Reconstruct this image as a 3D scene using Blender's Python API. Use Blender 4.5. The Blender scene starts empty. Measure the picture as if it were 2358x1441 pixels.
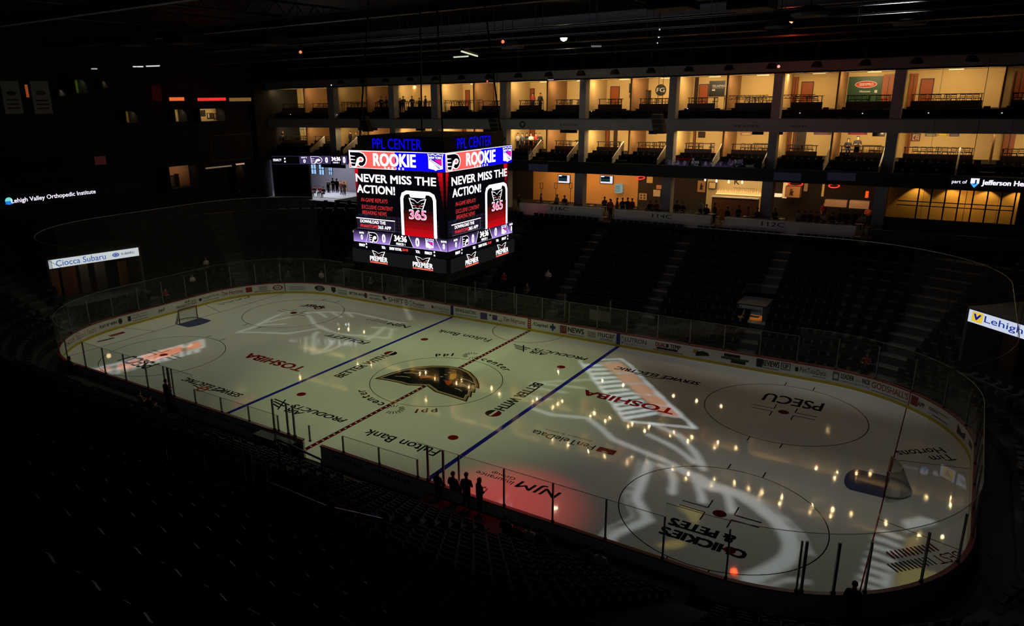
import bpy, math, random
from mathutils import Vector, Matrix
random.seed(7)
S = bpy.context.scene
COL = S.collection
PI = math.pi
FT = 0.3048
W_, H_ = 2358, 1441
# ---------------------------------------------------------------- camera
CAM = Vector((28.4126, -37.8535, 18.5198))
FPX, CXO, CYO = 1699.7652, -107.0692, 5.2925
RM = Matrix.Rotation(0.5947, 3, 'Z') @ Matrix.Rotation(0.0178, 3, 'Y') @ Matrix.Rotation(1.2842, 3, 'X')
cd = bpy.data.cameras.new('camera'); cam = bpy.data.objects.new('camera', cd); COL.objects.link(cam)
cam.location = CAM; cam.rotation_mode = 'XYZ'; cam.rotation_euler = RM.to_euler('XYZ')
cd.sensor_width = 36; cd.lens = FPX/W_*36; cd.shift_x = -CXO/W_; cd.shift_y = CYO/W_
cd.clip_start = 0.05; cd.clip_end = 400
S.camera = cam
def at(px, py, ax, v):
    d = RM @ Vector(((px-W_/2-CXO)/FPX, -(py-H_/2-CYO)/FPX, -1))
    i = 'xyz'.index(ax); return CAM + d*((v-CAM[i])/d[i])
def PX(p):
    c = RM.transposed() @ (Vector(p)-CAM)
    if c.z > -0.05: return None
    return (W_/2+CXO-FPX*c.x/c.z, H_/2+CYO+FPX*c.y/c.z)
# ---------------------------------------------------------------- materials
MATS = {}
def lin(c):
    return tuple(((x/255)/12.92 if x <= 10 else ((x/255+0.055)/1.055)**2.4) for x in c)
def mat(name, rgb, rough=0.6, metal=0.0, spec=0.5, noise=0.12, scale=3.0, bump=0):
    if name in MATS: return MATS[name]
    m = bpy.data.materials.new(name); m.use_nodes = True; nt = m.node_tree
    b = nt.nodes['Principled BSDF']; c = lin(rgb)
    b.inputs['Roughness'].default_value = rough; b.inputs['Metallic'].default_value = metal
    b.inputs['Specular IOR Level'].default_value = spec
    tc = nt.nodes.new('ShaderNodeTexCoord'); nz = nt.nodes.new('ShaderNodeTexNoise'); nz.inputs['Scale'].default_value = scale
    nt.links.new(tc.outputs['Object'], nz.inputs['Vector'])
    mx = nt.nodes.new('ShaderNodeMix'); mx.data_type = 'RGBA'
    mx.inputs[6].default_value = (*[x*(1-noise) for x in c], 1); mx.inputs[7].default_value = (*[min(1, x*(1+noise)) for x in c], 1)
    nt.links.new(nz.outputs['Fac'], mx.inputs[0]); nt.links.new(mx.outputs[2], b.inputs['Base Color'])
    if bump:
        bp = nt.nodes.new('ShaderNodeBump'); bp.inputs['Strength'].default_value = bump; bp.inputs['Distance'].default_value = 0.02
        nt.links.new(nz.outputs['Fac'], bp.inputs['Height']); nt.links.new(bp.outputs['Normal'], b.inputs['Normal'])
    MATS[name] = m; return m
def emi(rgb, k=1.0, name=None):
    name = name or 'glow_%d_%d_%d_%g' % (*rgb, k)
    if name in MATS: return MATS[name]
    m = bpy.data.materials.new(name); m.use_nodes = True; nt = m.node_tree
    nt.nodes.remove(nt.nodes['Principled BSDF'])
    e = nt.nodes.new('ShaderNodeEmission'); e.inputs['Color'].default_value = (*lin(rgb), 1); e.inputs['Strength'].default_value = k
    nt.links.new(e.outputs[0], nt.nodes['Material Output'].inputs['Surface'])
    MATS[name] = m; return m
def thin(name, rgb, fac, rough=0.05, diffuse=0.0):
    m = bpy.data.materials.new(name); m.use_nodes = True; nt = m.node_tree
    nt.nodes.remove(nt.nodes['Principled BSDF'])
    t = nt.nodes.new('ShaderNodeBsdfTransparent'); g = nt.nodes.new('ShaderNodeBsdfGlossy'); d = nt.nodes.new('ShaderNodeBsdfDiffuse')
    t.inputs[0].default_value = (0.96, 0.97, 0.96, 1); g.inputs['Roughness'].default_value = rough
    d.inputs[0].default_value = (*lin(rgb), 1)
    fr = nt.nodes.new('ShaderNodeLayerWeight'); pw = nt.nodes.new('ShaderNodeMath'); pw.operation = 'POWER'; pw.inputs[1].default_value = 5
    nt.links.new(fr.outputs['Facing'], pw.inputs[0])
    ml = nt.nodes.new('ShaderNodeMath'); ml.operation = 'MULTIPLY_ADD'; ml.inputs[1].default_value = .4*min(fac, 1); ml.inputs[2].default_value = .015*fac
    nt.links.new(pw.outputs[0], ml.inputs[0])
    a = nt.nodes.new('ShaderNodeMixShader'); nt.links.new(ml.outputs[0], a.inputs[0]); nt.links.new(t.outputs[0], a.inputs[1]); nt.links.new(g.outputs[0], a.inputs[2])
    b = nt.nodes.new('ShaderNodeMixShader'); b.inputs[0].default_value = diffuse
    nt.links.new(a.outputs[0], b.inputs[1]); nt.links.new(d.outputs[0], b.inputs[2])
    nt.links.new(b.outputs[0], nt.nodes['Material Output'].inputs['Surface'])
    MATS[name] = m; return m
# ice: milky white with a polished, faintly rippled surface
def ice_like(name, rgb, noise=0.05):
    if name in MATS: return MATS[name]
    m = mat(name, rgb, rough=0.042, spec=0.34 if name == 'ice' else 0.16, noise=noise, scale=0.35)
    nt = m.node_tree; b = nt.nodes['Principled BSDF']
    g = nt.nodes.new('ShaderNodeNewGeometry'); n2 = nt.nodes.new('ShaderNodeTexNoise'); n2.inputs['Scale'].default_value = 1.6; n2.inputs['Detail'].default_value = 2
    nt.links.new(g.outputs['Position'], n2.inputs['Vector'])
    bp = nt.nodes.new('ShaderNodeBump'); bp.inputs['Strength'].default_value = 0.05; bp.inputs['Distance'].default_value = 0.02
    nt.links.new(n2.outputs['Fac'], bp.inputs['Height']); nt.links.new(bp.outputs['Normal'], b.inputs['Normal'])
    return m
M_ICE = ice_like('ice', (232, 234, 226))
BLK = mat('black_plastic', (14, 14, 15), 0.5)
DARK = mat('dark_concrete', (30, 30, 32), 0.85, bump=0.2)
GREY = mat('grey_plaster', (112, 112, 116), 0.8)
CREAM = mat('cream_plaster', (232, 200, 138), 0.8, noise=0.04, scale=1)
WOOD = mat('brown_wood', (150, 78, 34), 0.5, noise=0.25, scale=6)
DWOOD = mat('dark_wood', (52, 28, 18), 0.5, noise=0.25, scale=6)
STEEL = mat('steel', (150, 152, 155), 0.35, 0.9)
DSTEEL = mat('dark_steel', (26, 27, 29), 0.45, 0.4)
WHITE = mat('white_panel', (215, 215, 212), 0.5, noise=0.03)
M_GLASS = thin('clear_glass', (200, 205, 205), 1.0, 0.03, 0.012)
M_NET = thin('netting_mesh', (190, 190, 190), 0.0, 0.5, 0.03)
# ---------------------------------------------------------------- mesh building
class MB:
    def __init__(s): s.v = []; s.f = []; s.mi = []; s.mats = []; s.cur = 0
    def m(s, material):
        if material not in s.mats: s.mats.append(material)
        s.cur = s.mats.index(material); return s
    def add(s, vs, fs):
        n = len(s.v); s.v += [tuple(v) for v in vs]; s.f += [tuple(i+n for i in f) for f in fs]; s.mi += [s.cur]*len(fs); return s
    def box(s, x0, x1, y0, y1, z0, z1):
        x0, x1 = sorted((x0, x1)); y0, y1 = sorted((y0, y1)); z0, z1 = sorted((z0, z1))
        return s.add([(x, y, z) for x in (x0, x1) for y in (y0, y1) for z in (z0, z1)],
                     [(0,1,3,2),(4,6,7,5),(0,4,5,1),(2,3,7,6),(0,2,6,4),(1,5,7,3)])
    def tube(s, p0, p1, r, n=6, r1=None):
        p0 = Vector(p0); p1 = Vector(p1); d = (p1-p0).normalized(); r1 = r if r1 is None else r1
        a = d.orthogonal().normalized(); b = d.cross(a); vs = []
        for p, q in ((p0, r), (p1, r1)):
            for i in range(n):
                t = 2*PI*i/n; vs.append(p+a*(q*math.cos(t))+b*(q*math.sin(t)))
        fs = [(i, (i+1) % n, n+(i+1) % n, n+i) for i in range(n)]+[tuple(range(n-1, -1, -1)), tuple(range(n, 2*n))]
        return s.add(vs, fs)
    def path(s, pts, r, n=6):
        for a, b in zip(pts, pts[1:]): s.tube(a, b, r, n)
        return s
    def lathe(s, c, prof, n=16):
        c = Vector(c); vs = []; k = len(prof)
        for i in range(n):
            t = 2*PI*i/n
            for r, z in prof: vs.append((c.x+r*math.cos(t), c.y+r*math.sin(t), c.z+z))
        fs = [(i*k+j, ((i+1) % n)*k+j, ((i+1) % n)*k+j+1, i*k+j+1) for i in range(n) for j in range(k-1)]
        return s.add(vs, fs)
    def prism(s, poly, vec):
        vec = Vector(vec); n = len(poly); p = [Vector(q) for q in poly]
        return s.add(p+[q+vec for q in p], [tuple(range(n)), tuple(range(2*n-1, n-1, -1))]+[(i, n+i, n+(i+1) % n, (i+1) % n) for i in range(n)])
    def build(s, name, parent=None, mats=None, label=None, cat=None, group=None, kind=None, origin=None):
        me = bpy.data.meshes.new(name)
        if parent is not None: o0 = Vector(parent['_o'])
        elif origin is not None: o0 = Vector(origin)
        else:
            xs, ys, zs = zip(*s.v); o0 = Vector(((min(xs)+max(xs))/2, (min(ys)+max(ys))/2, min(zs)))
        me.from_pydata([(v[0]-o0.x, v[1]-o0.y, v[2]-o0.z) for v in s.v], [], s.f)
        ms = s.mats or ([mats] if mats else [BLK])
        for m in ms: me.materials.append(m)
        if s.mats: me.polygons.foreach_set('material_index', s.mi)
        me.update()
        o = bpy.data.objects.new(name, me); COL.objects.link(o); o['_o'] = tuple(o0)
        if parent is not None: o.parent = parent
        else: o.location = o0
        tag(o, label, cat, group, kind); return o
def tag(o, label=None, cat=None, group=None, kind=None):
    for k, v in (('label', label), ('category', cat), ('group', group), ('kind', kind)):
        if v: o[k] = v
    return o
def thing(name, label, cat, loc=(0, 0, 0), group=None, kind=None):
    o = bpy.data.objects.new(name, None); COL.objects.link(o); o.location = loc; o['_o'] = tuple(loc); o.empty_display_size = 0.1
    return tag(o, label, cat, group, kind)
def dup(root, loc, rz=0, label=None, group=None):
    r = root.copy(); COL.objects.link(r); r.location = loc; r.rotation_euler = (0, 0, rz)
    if label: r['label'] = label
    if group: r['group'] = group
    for ch in root.children:
        c = ch.copy(); COL.objects.link(c); c.parent = r
        for g in ch.children:
            d = g.copy(); COL.objects.link(d); d.parent = c
    return r
def struct(name, mb, material=None):
    return mb.build(name, mats=material, kind='structure')
# ---------------------------------------------------------------- lettering
TC = {}
def glyphs(s, bold=0.0, shear=0.0, sp=1.0):
    k = (s, bold, shear, sp)
    if k in TC: return TC[k]
    cu = bpy.data.curves.new('t', 'FONT'); cu.body = s; cu.resolution_u = 3; cu.offset = bold; cu.shear = shear; cu.space_character = sp
    ob = bpy.data.objects.new('t', cu); COL.objects.link(ob)
    dg = bpy.context.evaluated_depsgraph_get(); dg.update()
    me = bpy.data.meshes.new_from_object(ob.evaluated_get(dg))
    vs = [(v.co.x, v.co.y) for v in me.vertices]; fs = [tuple(p.vertices) for p in me.polygons]
    bpy.data.objects.remove(ob); bpy.data.curves.remove(cu); bpy.data.meshes.remove(me)
    x0 = min(v[0] for v in vs); x1 = max(v[0] for v in vs); y0 = min(v[1] for v in vs); y1 = max(v[1] for v in vs)
    TC[k] = ([((x-x0)/(x1-x0), (y-y0)/(y1-y0)) for x, y in vs], fs, (x1-x0)/(y1-y0)); return TC[k]
class CV:   # flat graphics laid on a surface through fn(u, v, height) -> point
    def __init__(s, mb, fn, step=0, eps=0.003): s.mb = mb; s.fn = fn; s.k = 1; s.step = step; s.eps = eps
    def h(s): s.k += 1; return s.k*s.eps
    def rect(s, u0, v0, u1, v1, m):
        h = s.h(); s.mb.m(m); n = max(1, int(abs(u1-u0)/s.step)) if s.step else 1
        for i in range(n):
            a = u0+(u1-u0)*i/n; b = u0+(u1-u0)*(i+1)/n
            s.mb.add([s.fn(a, v0, h), s.fn(b, v0, h), s.fn(b, v1, h), s.fn(a, v1, h)], [(0, 1, 2, 3)])
    def poly(s, pts, m):
        h = s.h(); s.mb.m(m).add([s.fn(u, v, h) for u, v in pts], [tuple(range(len(pts)))])
    def line(s, pts, w, m):
        h = s.h(); s.mb.m(m)
        for (a, b), (c, d) in zip(pts, pts[1:]):
            L = math.hypot(c-a, d-b) or 1; x = -(d-b)/L*w/2; y = (c-a)/L*w/2
            s.mb.add([s.fn(*q, h) for q in ((a+x, b+y), (c+x, d+y), (c-x, d-y), (a-x, b-y))], [(0, 1, 2, 3)])
    def ring(s, cu, cv, r0, r1, m, n=48, a0=0, a1=2*PI, asp=1):
        h = s.h(); s.mb.m(m)
        P = lambda r, t: s.fn(cu+r*math.cos(t), cv+r*asp*math.sin(t), h)
        for i in range(n):
            t = a0+(a1-a0)*i/n; t2 = a0+(a1-a0)*(i+1)/n
            if r0 <= 0: s.mb.add([s.fn(cu, cv, h), P(r1, t), P(r1, t2)], [(0, 1, 2)])
            else: s.mb.add([P(r0, t), P(r1, t), P(r1, t2), P(r0, t2)], [(0, 1, 2, 3)])
    def text(s, t, u0, v0, u1, v1, m, bold=0.0, shear=0.0, sp=1.0):
        e = max(0, bold)*(v1-v0)*1.35; vs, fs, _ = glyphs(t, 0.0, shear, sp); h = s.h(); s.mb.m(m); sg = 1 if u1 > u0 else -1
        a = abs(e)
        for i, (q, r) in enumerate(((0, 0), (-1, -1), (1, -1), (-1, 1), (1, 1)) if a > 1e-4 else ((0, 0),)): s.mb.add([s.fn(u0+sg*a*(1+q)+(u1-u0-2*sg*a)*x, v0+e*(1+r)*.6+(v1-v0-1.2*e)*y, h+.0001*i) for x, y in vs], fs)
    def arctext(s, t, cu, cv, r, a0, ht, m, bold=0.01, adv=1.0):   # letters along a circle, clockwise from a0, tops outward
        h = s.h(); s.mb.m(m); a = a0
        for ch in t:
            if ch == ' ': a -= ht*0.6/r; continue
            vs, fs, asp = glyphs(ch, bold); hh = ht*(1.35 if ch in 'ldbkfth' else 1.0); dr = 0
            if ch in 'pgq': hh = ht*1.35; dr = -ht*0.35
            w = hh*asp
            out = []
            for x, y in vs:
                tt = a-(x*w)/r; rr = r+dr+y*hh; out.append(s.fn(cu+rr*math.cos(tt), cv+rr*math.sin(tt), h))
            s.mb.add(out, fs); a -= (w+ht*0.25*adv)/r
def flyer(c, u, v, w, h, k, wt, og):    # winged letter emblem
    P = lambda pts: [(u+x*w, v+y*h) for x, y in pts]
    c.poly(P([(0, 1), (.62, 1), (.84, .9), (.98, .68), (1, .46), (.93, .22), (.78, .05), (.6, .03), (.47, .14), (.36, -.02), (.07, .02)]), wt)
    c.poly(P([(.04, .95), (.6, .95), (.8, .86), (.92, .66), (.95, .46), (.88, .24), (.76, .1), (.62, .08), (.5, .2), (.58, .34), (.5, .55), (.4, .3), (.33, .04), (.1, .08)]), k)
    for y in (.72, .5, .28): c.poly(P([(.02, y+.03), (.34, y-.02), (.34, y-.05), (.04, y-.05)]), wt)
    c.poly(P([(.47, .6), (.3, .0), (.38, .0), (.5, .35)]), wt)
    c.ring(u+.66*w, v+.5*h, 0, .17*w, wt, 20, asp=h/w); c.ring(u+.66*w, v+.5*h, 0, .09*w, og, 16, asp=h/w)
def ranger(c, u, v, w, h, bl, wt, rd):
    P = lambda pts: [(u+x*w, v+y*h) for x, y in pts]
    sh = [(0, 1), (.15, .95), (.33, 1), (.5, .93), (.67, 1), (.85, .95), (1, 1), (.95, .8), (.95, .12), (.6, .06), (.5, 0), (.4, .06), (.05, .12), (.05, .8)]
    c.poly(P(sh), wt); c.poly(P([(.5+(x-.5)*.88, .5+(y-.5)*.9) for x, y in sh]), bl)
    c.poly(P([(.1, .6), (.1, .14), (.5, .05), (.75, .1)]), wt); c.poly(P([(.4, .66), (.9, .66), (.9, .3)]), rd)
    c.text('NEW YORK', u+.12*w, v+.7*h, u+.88*w, v+.85*h, wt, .02)
    c.line(P([(.15, .62), (.88, .2)]), .16*h, wt)
    vs, fs, _ = glyphs('RANGERS', .02); hh = c.h(); a = math.atan2(-.36*h, .6*w); L = math.hypot(.6*w, .36*h)
    c.mb.m(bl).add([c.fn(u+.2*w+x*L*math.cos(a)-(y-.5)*.11*h*math.sin(a), v+.6*h+x*L*math.sin(a)+(y-.5)*.11*h*math.cos(a), hh) for x, y in vs], fs)
def mask(c, u, v, w, h, k, wt, og):     # winged mask emblem
    P = lambda pts: [(u+x*w, v+y*h) for x, y in pts]
    o = [(0, 1), (.3, .86), (.5, .6), (.7, .86), (1, 1), (.93, .6), (.86, .3), (.8, .0), (.62, .12), (.5, .05), (.38, .12), (.2, 0), (.14, .3), (.07, .6)]
    c.poly(P(o), wt); c.poly(P([(.5+(x-.5)*.86, .48+(y-.5)*.84) for x, y in o]), k)
    for sx in (0, 1):
        q = lambda x: 1-x if sx else x
        for y in (.62, .42): c.line(P([(q(.09), y), (q(.3), y-.12)]), .03*h, wt)
        c.poly(P([(q(.3), .42), (q(.45), .28), (q(.36), .26)]), og)
def spot(name, loc, tgt, col, power, ang, blend=.6, rad=.3):
    ld = bpy.data.lights.new(name, 'SPOT'); ld.energy = power; ld.color = col; ld.spot_size = math.radians(ang); ld.spot_blend = blend; ld.shadow_soft_size = rad
    o = bpy.data.objects.new(name, ld); COL.objects.link(o); o.location = loc; o.rotation_euler = (Vector(tgt)-Vector(loc)).to_track_quat('-Z', 'Y').to_euler(); return o
def area(name, loc, rot, col, power, sx, sy):
    ld = bpy.data.lights.new(name, 'AREA'); ld.energy = power; ld.color = col; ld.shape = 'RECTANGLE'; ld.size = sx; ld.size_y = sy
    o = bpy.data.objects.new(name, ld); COL.objects.link(o); o.location = loc; o.rotation_euler = rot; return o
# ================================================================ the rink
HX, HY, RR = 100*FT, 42.5*FT, 28*FT
SEG = [('l', (0, -HY), (-(HX-RR), -HY)), ('a', (-(HX-RR), -(HY-RR)), 270), ('l', (-HX, -(HY-RR)), (-HX, HY-RR)), ('a', (-(HX-RR), HY-RR), 180),
       ('l', (-(HX-RR), HY), (HX-RR, HY)), ('a', (HX-RR, HY-RR), 90), ('l', (HX, HY-RR), (HX, -(HY-RR))), ('a', (HX-RR, -(HY-RR)), 0), ('l', (HX-RR, -HY), (0, -HY))]
LEN = [RR*PI/2 if g[0] == 'a' else math.dist(g[1], g[2]) for g in SEG]; PER = sum(LEN)
def bp(s, out=0.0):   # point on the board line at arc length s (clockwise from the middle of the near side), pushed outward
    s %= PER
    for g, L in zip(SEG, LEN):
        if s <= L:
            if g[0] == 'l':
                (x0, y0), (x1, y1) = g[1], g[2]; t = s/L; dx, dy = (x1-x0)/L, (y1-y0)/L
                return (x0+(x1-x0)*t-dy*out, y0+(y1-y0)*t+dx*out)
            a = math.radians(g[2])-s/RR; return (g[1][0]+(RR+out)*math.cos(a), g[1][1]+(RR+out)*math.sin(a))
        s -= L
    return bp(0, out)
def s_samples(a, b, d=0.6):
    n = max(1, int((b-a)/d)); return [a+(b-a)*i/n for i in range(n+1)]
TAB = [(PX((*bp(s), 0.6))[0], s) for s in s_samples(0, PER, 0.1)]
SA = min(TAB)[1]; SB = max(TAB)[1]
FAR = [t for t in TAB if SA <= t[1] <= SB]; NEAR = [(p, s if s > SB else s+PER) for p, s in TAB if s < SA or s > SB]
def s_far(px): return min(FAR, key=lambda t: abs(t[0]-px))[1]
def s_near(px): return min(NEAR, key=lambda t: abs(t[0]-px))[1]
# floor slab and ice
b = MB(); b.box(-52, 42, -45, 40, -0.3, -0.05); struct('floor', b, DARK)
ring = [bp(s) for s in s_samples(0, PER, 0.3)[:-1]]
b = MB(); b.prism([(x, y, -0.05) for x, y in ring], (0, 0, 0.05)); ice = b.build('floor', mats=M_ICE, kind='structure', origin=(0, 0, 0))
I_BLK = ice_like('ice_paint_black', (26, 27, 28)); I_RED = ice_like('ice_paint_red', (130, 22, 28)); I_DRED = ice_like('ice_paint_dark_red', (96, 18, 24))
I_BLU = ice_like('ice_paint_blue', (34, 40, 150)); I_GRY = ice_like('ice_paint_grey', (120, 122, 120)); I_CRS = ice_like('ice_paint_crease', (74, 82, 118))
I_GLD = ice_like('ice_paint_gold', (168, 128, 84)); I_ORG = ice_like('ice_paint_orange', (190, 84, 30)); I_WHT = ice_like('ice_paint_white', (235, 236, 230)); I_YEL = ice_like('ice_paint_yellow', (190, 140, 50))
flat = lambda u, v, h: (u, v, h)
def icemark(name, draw, fn=flat, label=None):
    mb = MB(); c = CV(mb, fn, eps=0.0015); draw(c); return mb.build(name, parent=ice, label=label)
def _red(c):
    c.rect(-.15, -HY, .15, HY, I_DRED)
    for i in range(56): 
        y = -HY+.23+i*.463
        if y < HY-.2: c.mb.m(I_WHT).add([(-.07, y-.08, .004), (.07, y-.08, .004), (.07, y+.02, .004), (-.07, y+.02, .004)], [(0, 1, 2, 3)])
icemark('center_line', _red)
for sx in (-1, 1):
    icemark('blue_line', lambda c: c.rect(sx*25*FT, -HY, sx*26*FT, HY, I_BLU))
    yg = HY-RR+math.sqrt(RR**2-(89*FT-(HX-RR))**2)
    icemark('goal_line', lambda c: c.rect(sx*89*FT-.03, -yg, sx*89*FT+.03, yg, I_DRED))
    def _crease(c):
        x = sx*89*FT; pts = [(x, -1.22)]+[(x-sx*(1.37+.46*math.cos(t)), 1.22*math.sin(t)) for t in [(-90+i*12)*PI/180 for i in range(16)]]+[(x, 1.22)]
        c.poly(pts, I_CRS)
    icemark('goal_crease', _crease)
    icemark('trapezoid_line', lambda c: [c.line([(sx*89*FT, q*11*FT), (sx*HX, q*14*FT)], .05, I_DRED) for q in (-1, 1)])
    for sy in (-1, 1):
        x, y = sx*69*FT, sy*22*FT
        def _fo(c):
            c.ring(x, y, 15*FT-.05, 15*FT, I_BLK, 72)
            for q in (-1, 1):
                for r in (-1, 1):
                    c.line([(x+q*.6, y+r*.23), (x+q*1.8, y+r*.23)], .06, I_BLK); c.line([(x+q*.6, y+r*.23), (x+q*.6, y+r*1.0)], .06, I_BLK)
                    c.line([(x+q*.86, y+r*4.49), (x+q*.86, y+r*5.1)], .06, I_BLK)
        icemark('faceoff_circle', _fo); icemark('faceoff_dot', lambda c: c.ring(x, y, 0, .31, I_DRED, 24))
        icemark('faceoff_dot', lambda c: c.ring(sx*20*FT, y, 0, .31, I_RED, 24))
icemark('center_circle', lambda c: c.ring(0, 0, 15*FT-.05, 15*FT, I_BLK, 96))
icemark('referee_crease', lambda c: c.ring(0, HY, 3.0, 3.05, I_DRED, 40, PI, 2*PI))
def T(name, t, x0, y0, x1, y1, m, bold=.02, shear=0., label=None):
    icemark(name, lambda c: c.text(t, x0, y0, x1, y1, m, bold, shear), label=label)
T('ice_lettering', 'TOSHIBA', -9.4, -2.85, -15.5, -3.85, I_RED, .035, label='red lettering in the left zone')
T('ice_lettering', 'TOSHIBA', 15.5, 3.75, 9.4, 2.85, I_RED, .035, label='red lettering in the right zone')
T('ice_lettering', 'Fulton Bank', -1.4, 9.5, -6.5, 8.75, I_BLK, .012)
T('ice_lettering', 'Fulton Bank', 6.5, -8.35, 1.3, -9.15, I_BLK, .012)
def _air(ox, oy):
    def d(c):
        c.text('PRODUCTS', ox, oy+.25, ox-4.5, oy-.3, I_BLK, .03, .2); c.text('AIR', ox-3.0, oy-.42, ox-4.4, oy-.95, I_BLK, .03, .2)
        for i in range(3): c.line([(ox-4.7-i*.15, oy-.1-i*.3), (ox-6.3+i*.25, oy+.1-i*.3)], .13, I_BLK)
        c.line([(ox-4.8, oy-1.0), (ox-5.6, oy+.4)], .1, I_BLK)
    return d
icemark('ice_lettering', _air(-.7, -8.3)); icemark('ice_lettering', _air(7.0, 9.15))
def _njm(ox, oy):
    def d(c):
        c.text('NJM', ox, oy+.45, ox-2.3, oy-.45, I_BLK, .012, .1); c.text('Insurance', ox-2.5, oy-.05, ox-4.7, oy-.4, I_BLK, .0); c.text('Group', ox-2.6, oy+.4, ox-4.0, oy+.05, I_BLK, .0)
    return d
icemark('ice_lettering', _njm(14.1, -9.15)); icemark('ice_lettering', _njm(-9.2, 8.75))
def _fol(c):
    c.text('FOLLETT', -9.3, 3.85, -13.8, 3.2, I_BLK, .04, .3); c.line([(-9.4, 4.05), (-13.9, 4.05)], .07, I_BLK)
icemark('ice_lettering', _fol)
def _srv(ox, oy, dot):
    def d(c):
        c.text('SERVICE ELECTRIC', ox, oy+.3, ox-6.0, oy-.3, I_BLK, .03, .15)
        c.line([(ox-1.6, oy+.2), (ox-2.6, oy-.45), (ox-3.6, oy-.55), (ox-4.4, oy-.4)], .09, I_BLK)
        if dot: c.ring(ox-3.2, oy-.55, .25, .42, I_ORG, 20)
    return d
icemark('ice_lettering', _srv(15.4, 8.6, 0)); icemark('ice_lettering', _srv(-9.3, -9.05, 1))
def _ptd(c):
    c.text('PenTeleData', 13.4, -3.35, 9.5, -3.95, I_BLK, .01); c.rect(14.6, -3.95, 13.6, -3.35, I_RED); c.text('business & voice', 12.9, -2.9, 10.0, -3.1, I_GRY)
icemark('ice_lettering', _ptd)
T('ice_lettering', 'PSECU', 22.9, 9.35, 19.45, 7.95, I_BLK, .015); T('ice_lettering', 'PSECU', -19.5, -8.0, -22.95, -9.4, I_BLK, .015)
def _chk(c):
    c.text("CHICKIE'S", 22.9, -9.05, 19.2, -9.75, I_BLK, .05); c.text("& PETE'S", 22.2, -8.15, 19.3, -8.85, I_BLK, .05); c.ring(22.2, -9.35, .0, .25, I_DRED, 16)
icemark('ice_lettering', _chk)
def _scr(c):
    for i in range(7): c.line([(-22.2+i*.34, 8.5+i*.12), (-21.9+i*.34, 9.5+(i % 3)*.15), (-21.75+i*.34, 8.6+i*.1)], .13, I_BLK)
    c.ring(-20.2, 9.0, .25, .42, I_DRED, 20)
icemark('ice_emblem', _scr)
def _behind(c):
    for k in range(8): c.line([(-29.6+k*.1, 5.0+k*.45), (-29.1-(k % 2)*.3, 5.4+k*.45)], .2, I_GRY)
    c.rect(-29.4, -6.2, -28.9, -4.9, I_RED); c.line([(-28.6, -7.6), (-28.4, -6.3)], .25, I_BLK)
icemark('ice_emblem', _behind)
a_ = math.atan2(-1.9, -2.1)
def rotf(ox, oy, a): return lambda u, v, h: (ox+u*math.cos(a)-v*math.sin(a), oy+u*math.sin(a)+v*math.cos(a), h)
icemark('ice_lettering', lambda c: (c.text('Tim', .3, .25, 1.5, .9, I_BLK, .01, .2), c.text('Hortons', .1, -.55, 2.8, .1, I_BLK, .01, .2)), rotf(29.5, 5.9, a_))
def _best(c):
    c.text('BEST', 0, .1, 1.3, .7, I_DRED, .0)
    for k in range(11): c.line([(1.5+k*.19, .1), (1.5+k*.19, .65)], .07, I_BLK)
    for k in range(12): c.line([(.6+k*.2, -.6), (.65+k*.2, -.1)], .07, I_DRED)
icemark('ice_lettering', _best, rotf(30.0, -4.3, math.atan2(-2.6, -2.3)))
def _pep(sgn):
    def d(c):
        c.text('BETTER WITH', -3.15, 5.9, 2.05, 6.65, I_BLK, .03); c.ring(2.65, 6.25, 0, .5, I_BLK, 24); c.ring(2.65, 6.25, 0, .45, I_BLK, 24, PI, 2*PI); c.ring(2.65, 6.25, 0, .45, I_RED, 24, 0, PI); c.line([(2.22, 6.25), (3.08, 6.25)], .16, I_WHT)
    return d
icemark('ice_lettering', _pep(1), lambda u, v, h: (-v, u, h)); icemark('ice_lettering', _pep(-1), lambda u, v, h: (v, -u, h))
for sg in (1, -1):
    def _ppl(c):
        c.arctext('ppl', 0, 0, 4.95, math.radians(127), .46, I_BLK, .03, 1.6); c.arctext('center', 0, 0, 4.95, math.radians(86), .46, I_BLK, .02, 1.2)
        cx, cy = 5.45*math.cos(math.radians(97)), 5.45*math.sin(math.radians(97))
        for i in range(17):
            t = math.radians(-80+i*20)+math.radians(7)
            if 4 < i < 8: continue
            c.line([(cx+.36*math.cos(t), cy+.36*math.sin(t)), (cx+.72*math.cos(t), cy+.72*math.sin(t))], .05, I_BLK)
    icemark('arena_name_arc', _ppl, lambda u, v, h: (sg*u, sg*v, h))
# winged crest at centre ice, traced from the photo onto the ice plane
def tr(pts, ox, oy, k): return [tuple(at(ox+x/k, oy+y/k, 'z', 0)[:2]) for x, y in pts]
CR = tr([(80,600),(330,510),(500,465),(700,425),(950,405),(1200,410),(1400,440),(1530,500),(1620,590),(1665,690),(1662,750),(1612,737),(1598,815),(1555,808),(1540,880),(1505,875),(1470,950),(1250,880),(990,800),(870,712),(700,705),(570,700),(450,665),(250,625)], 850, 780, 6.549)
def inset(p, d):
    n = len(p); out = []; ar = sum(p[i][0]*p[(i+1) % n][1]-p[(i+1) % n][0]*p[i][1] for i in range(n)); sg = 1 if ar > 0 else -1
    for i in range(n):
        a, q, c = Vector(p[i-1]), Vector(p[i]), Vector(p[(i+1) % n]); e1 = (q-a).normalized(); e2 = (c-q).normalized()
        n1 = Vector((-e1.y, e1.x))*sg; n2 = Vector((-e2.y, e2.x))*sg; m = (n1+n2)
        m = m.normalized() if m.length > .05 else n1; k = min(2.2, 1/max(.3, m.dot(n1))); out.append(tuple(q+m*d*k))
    return out
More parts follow.
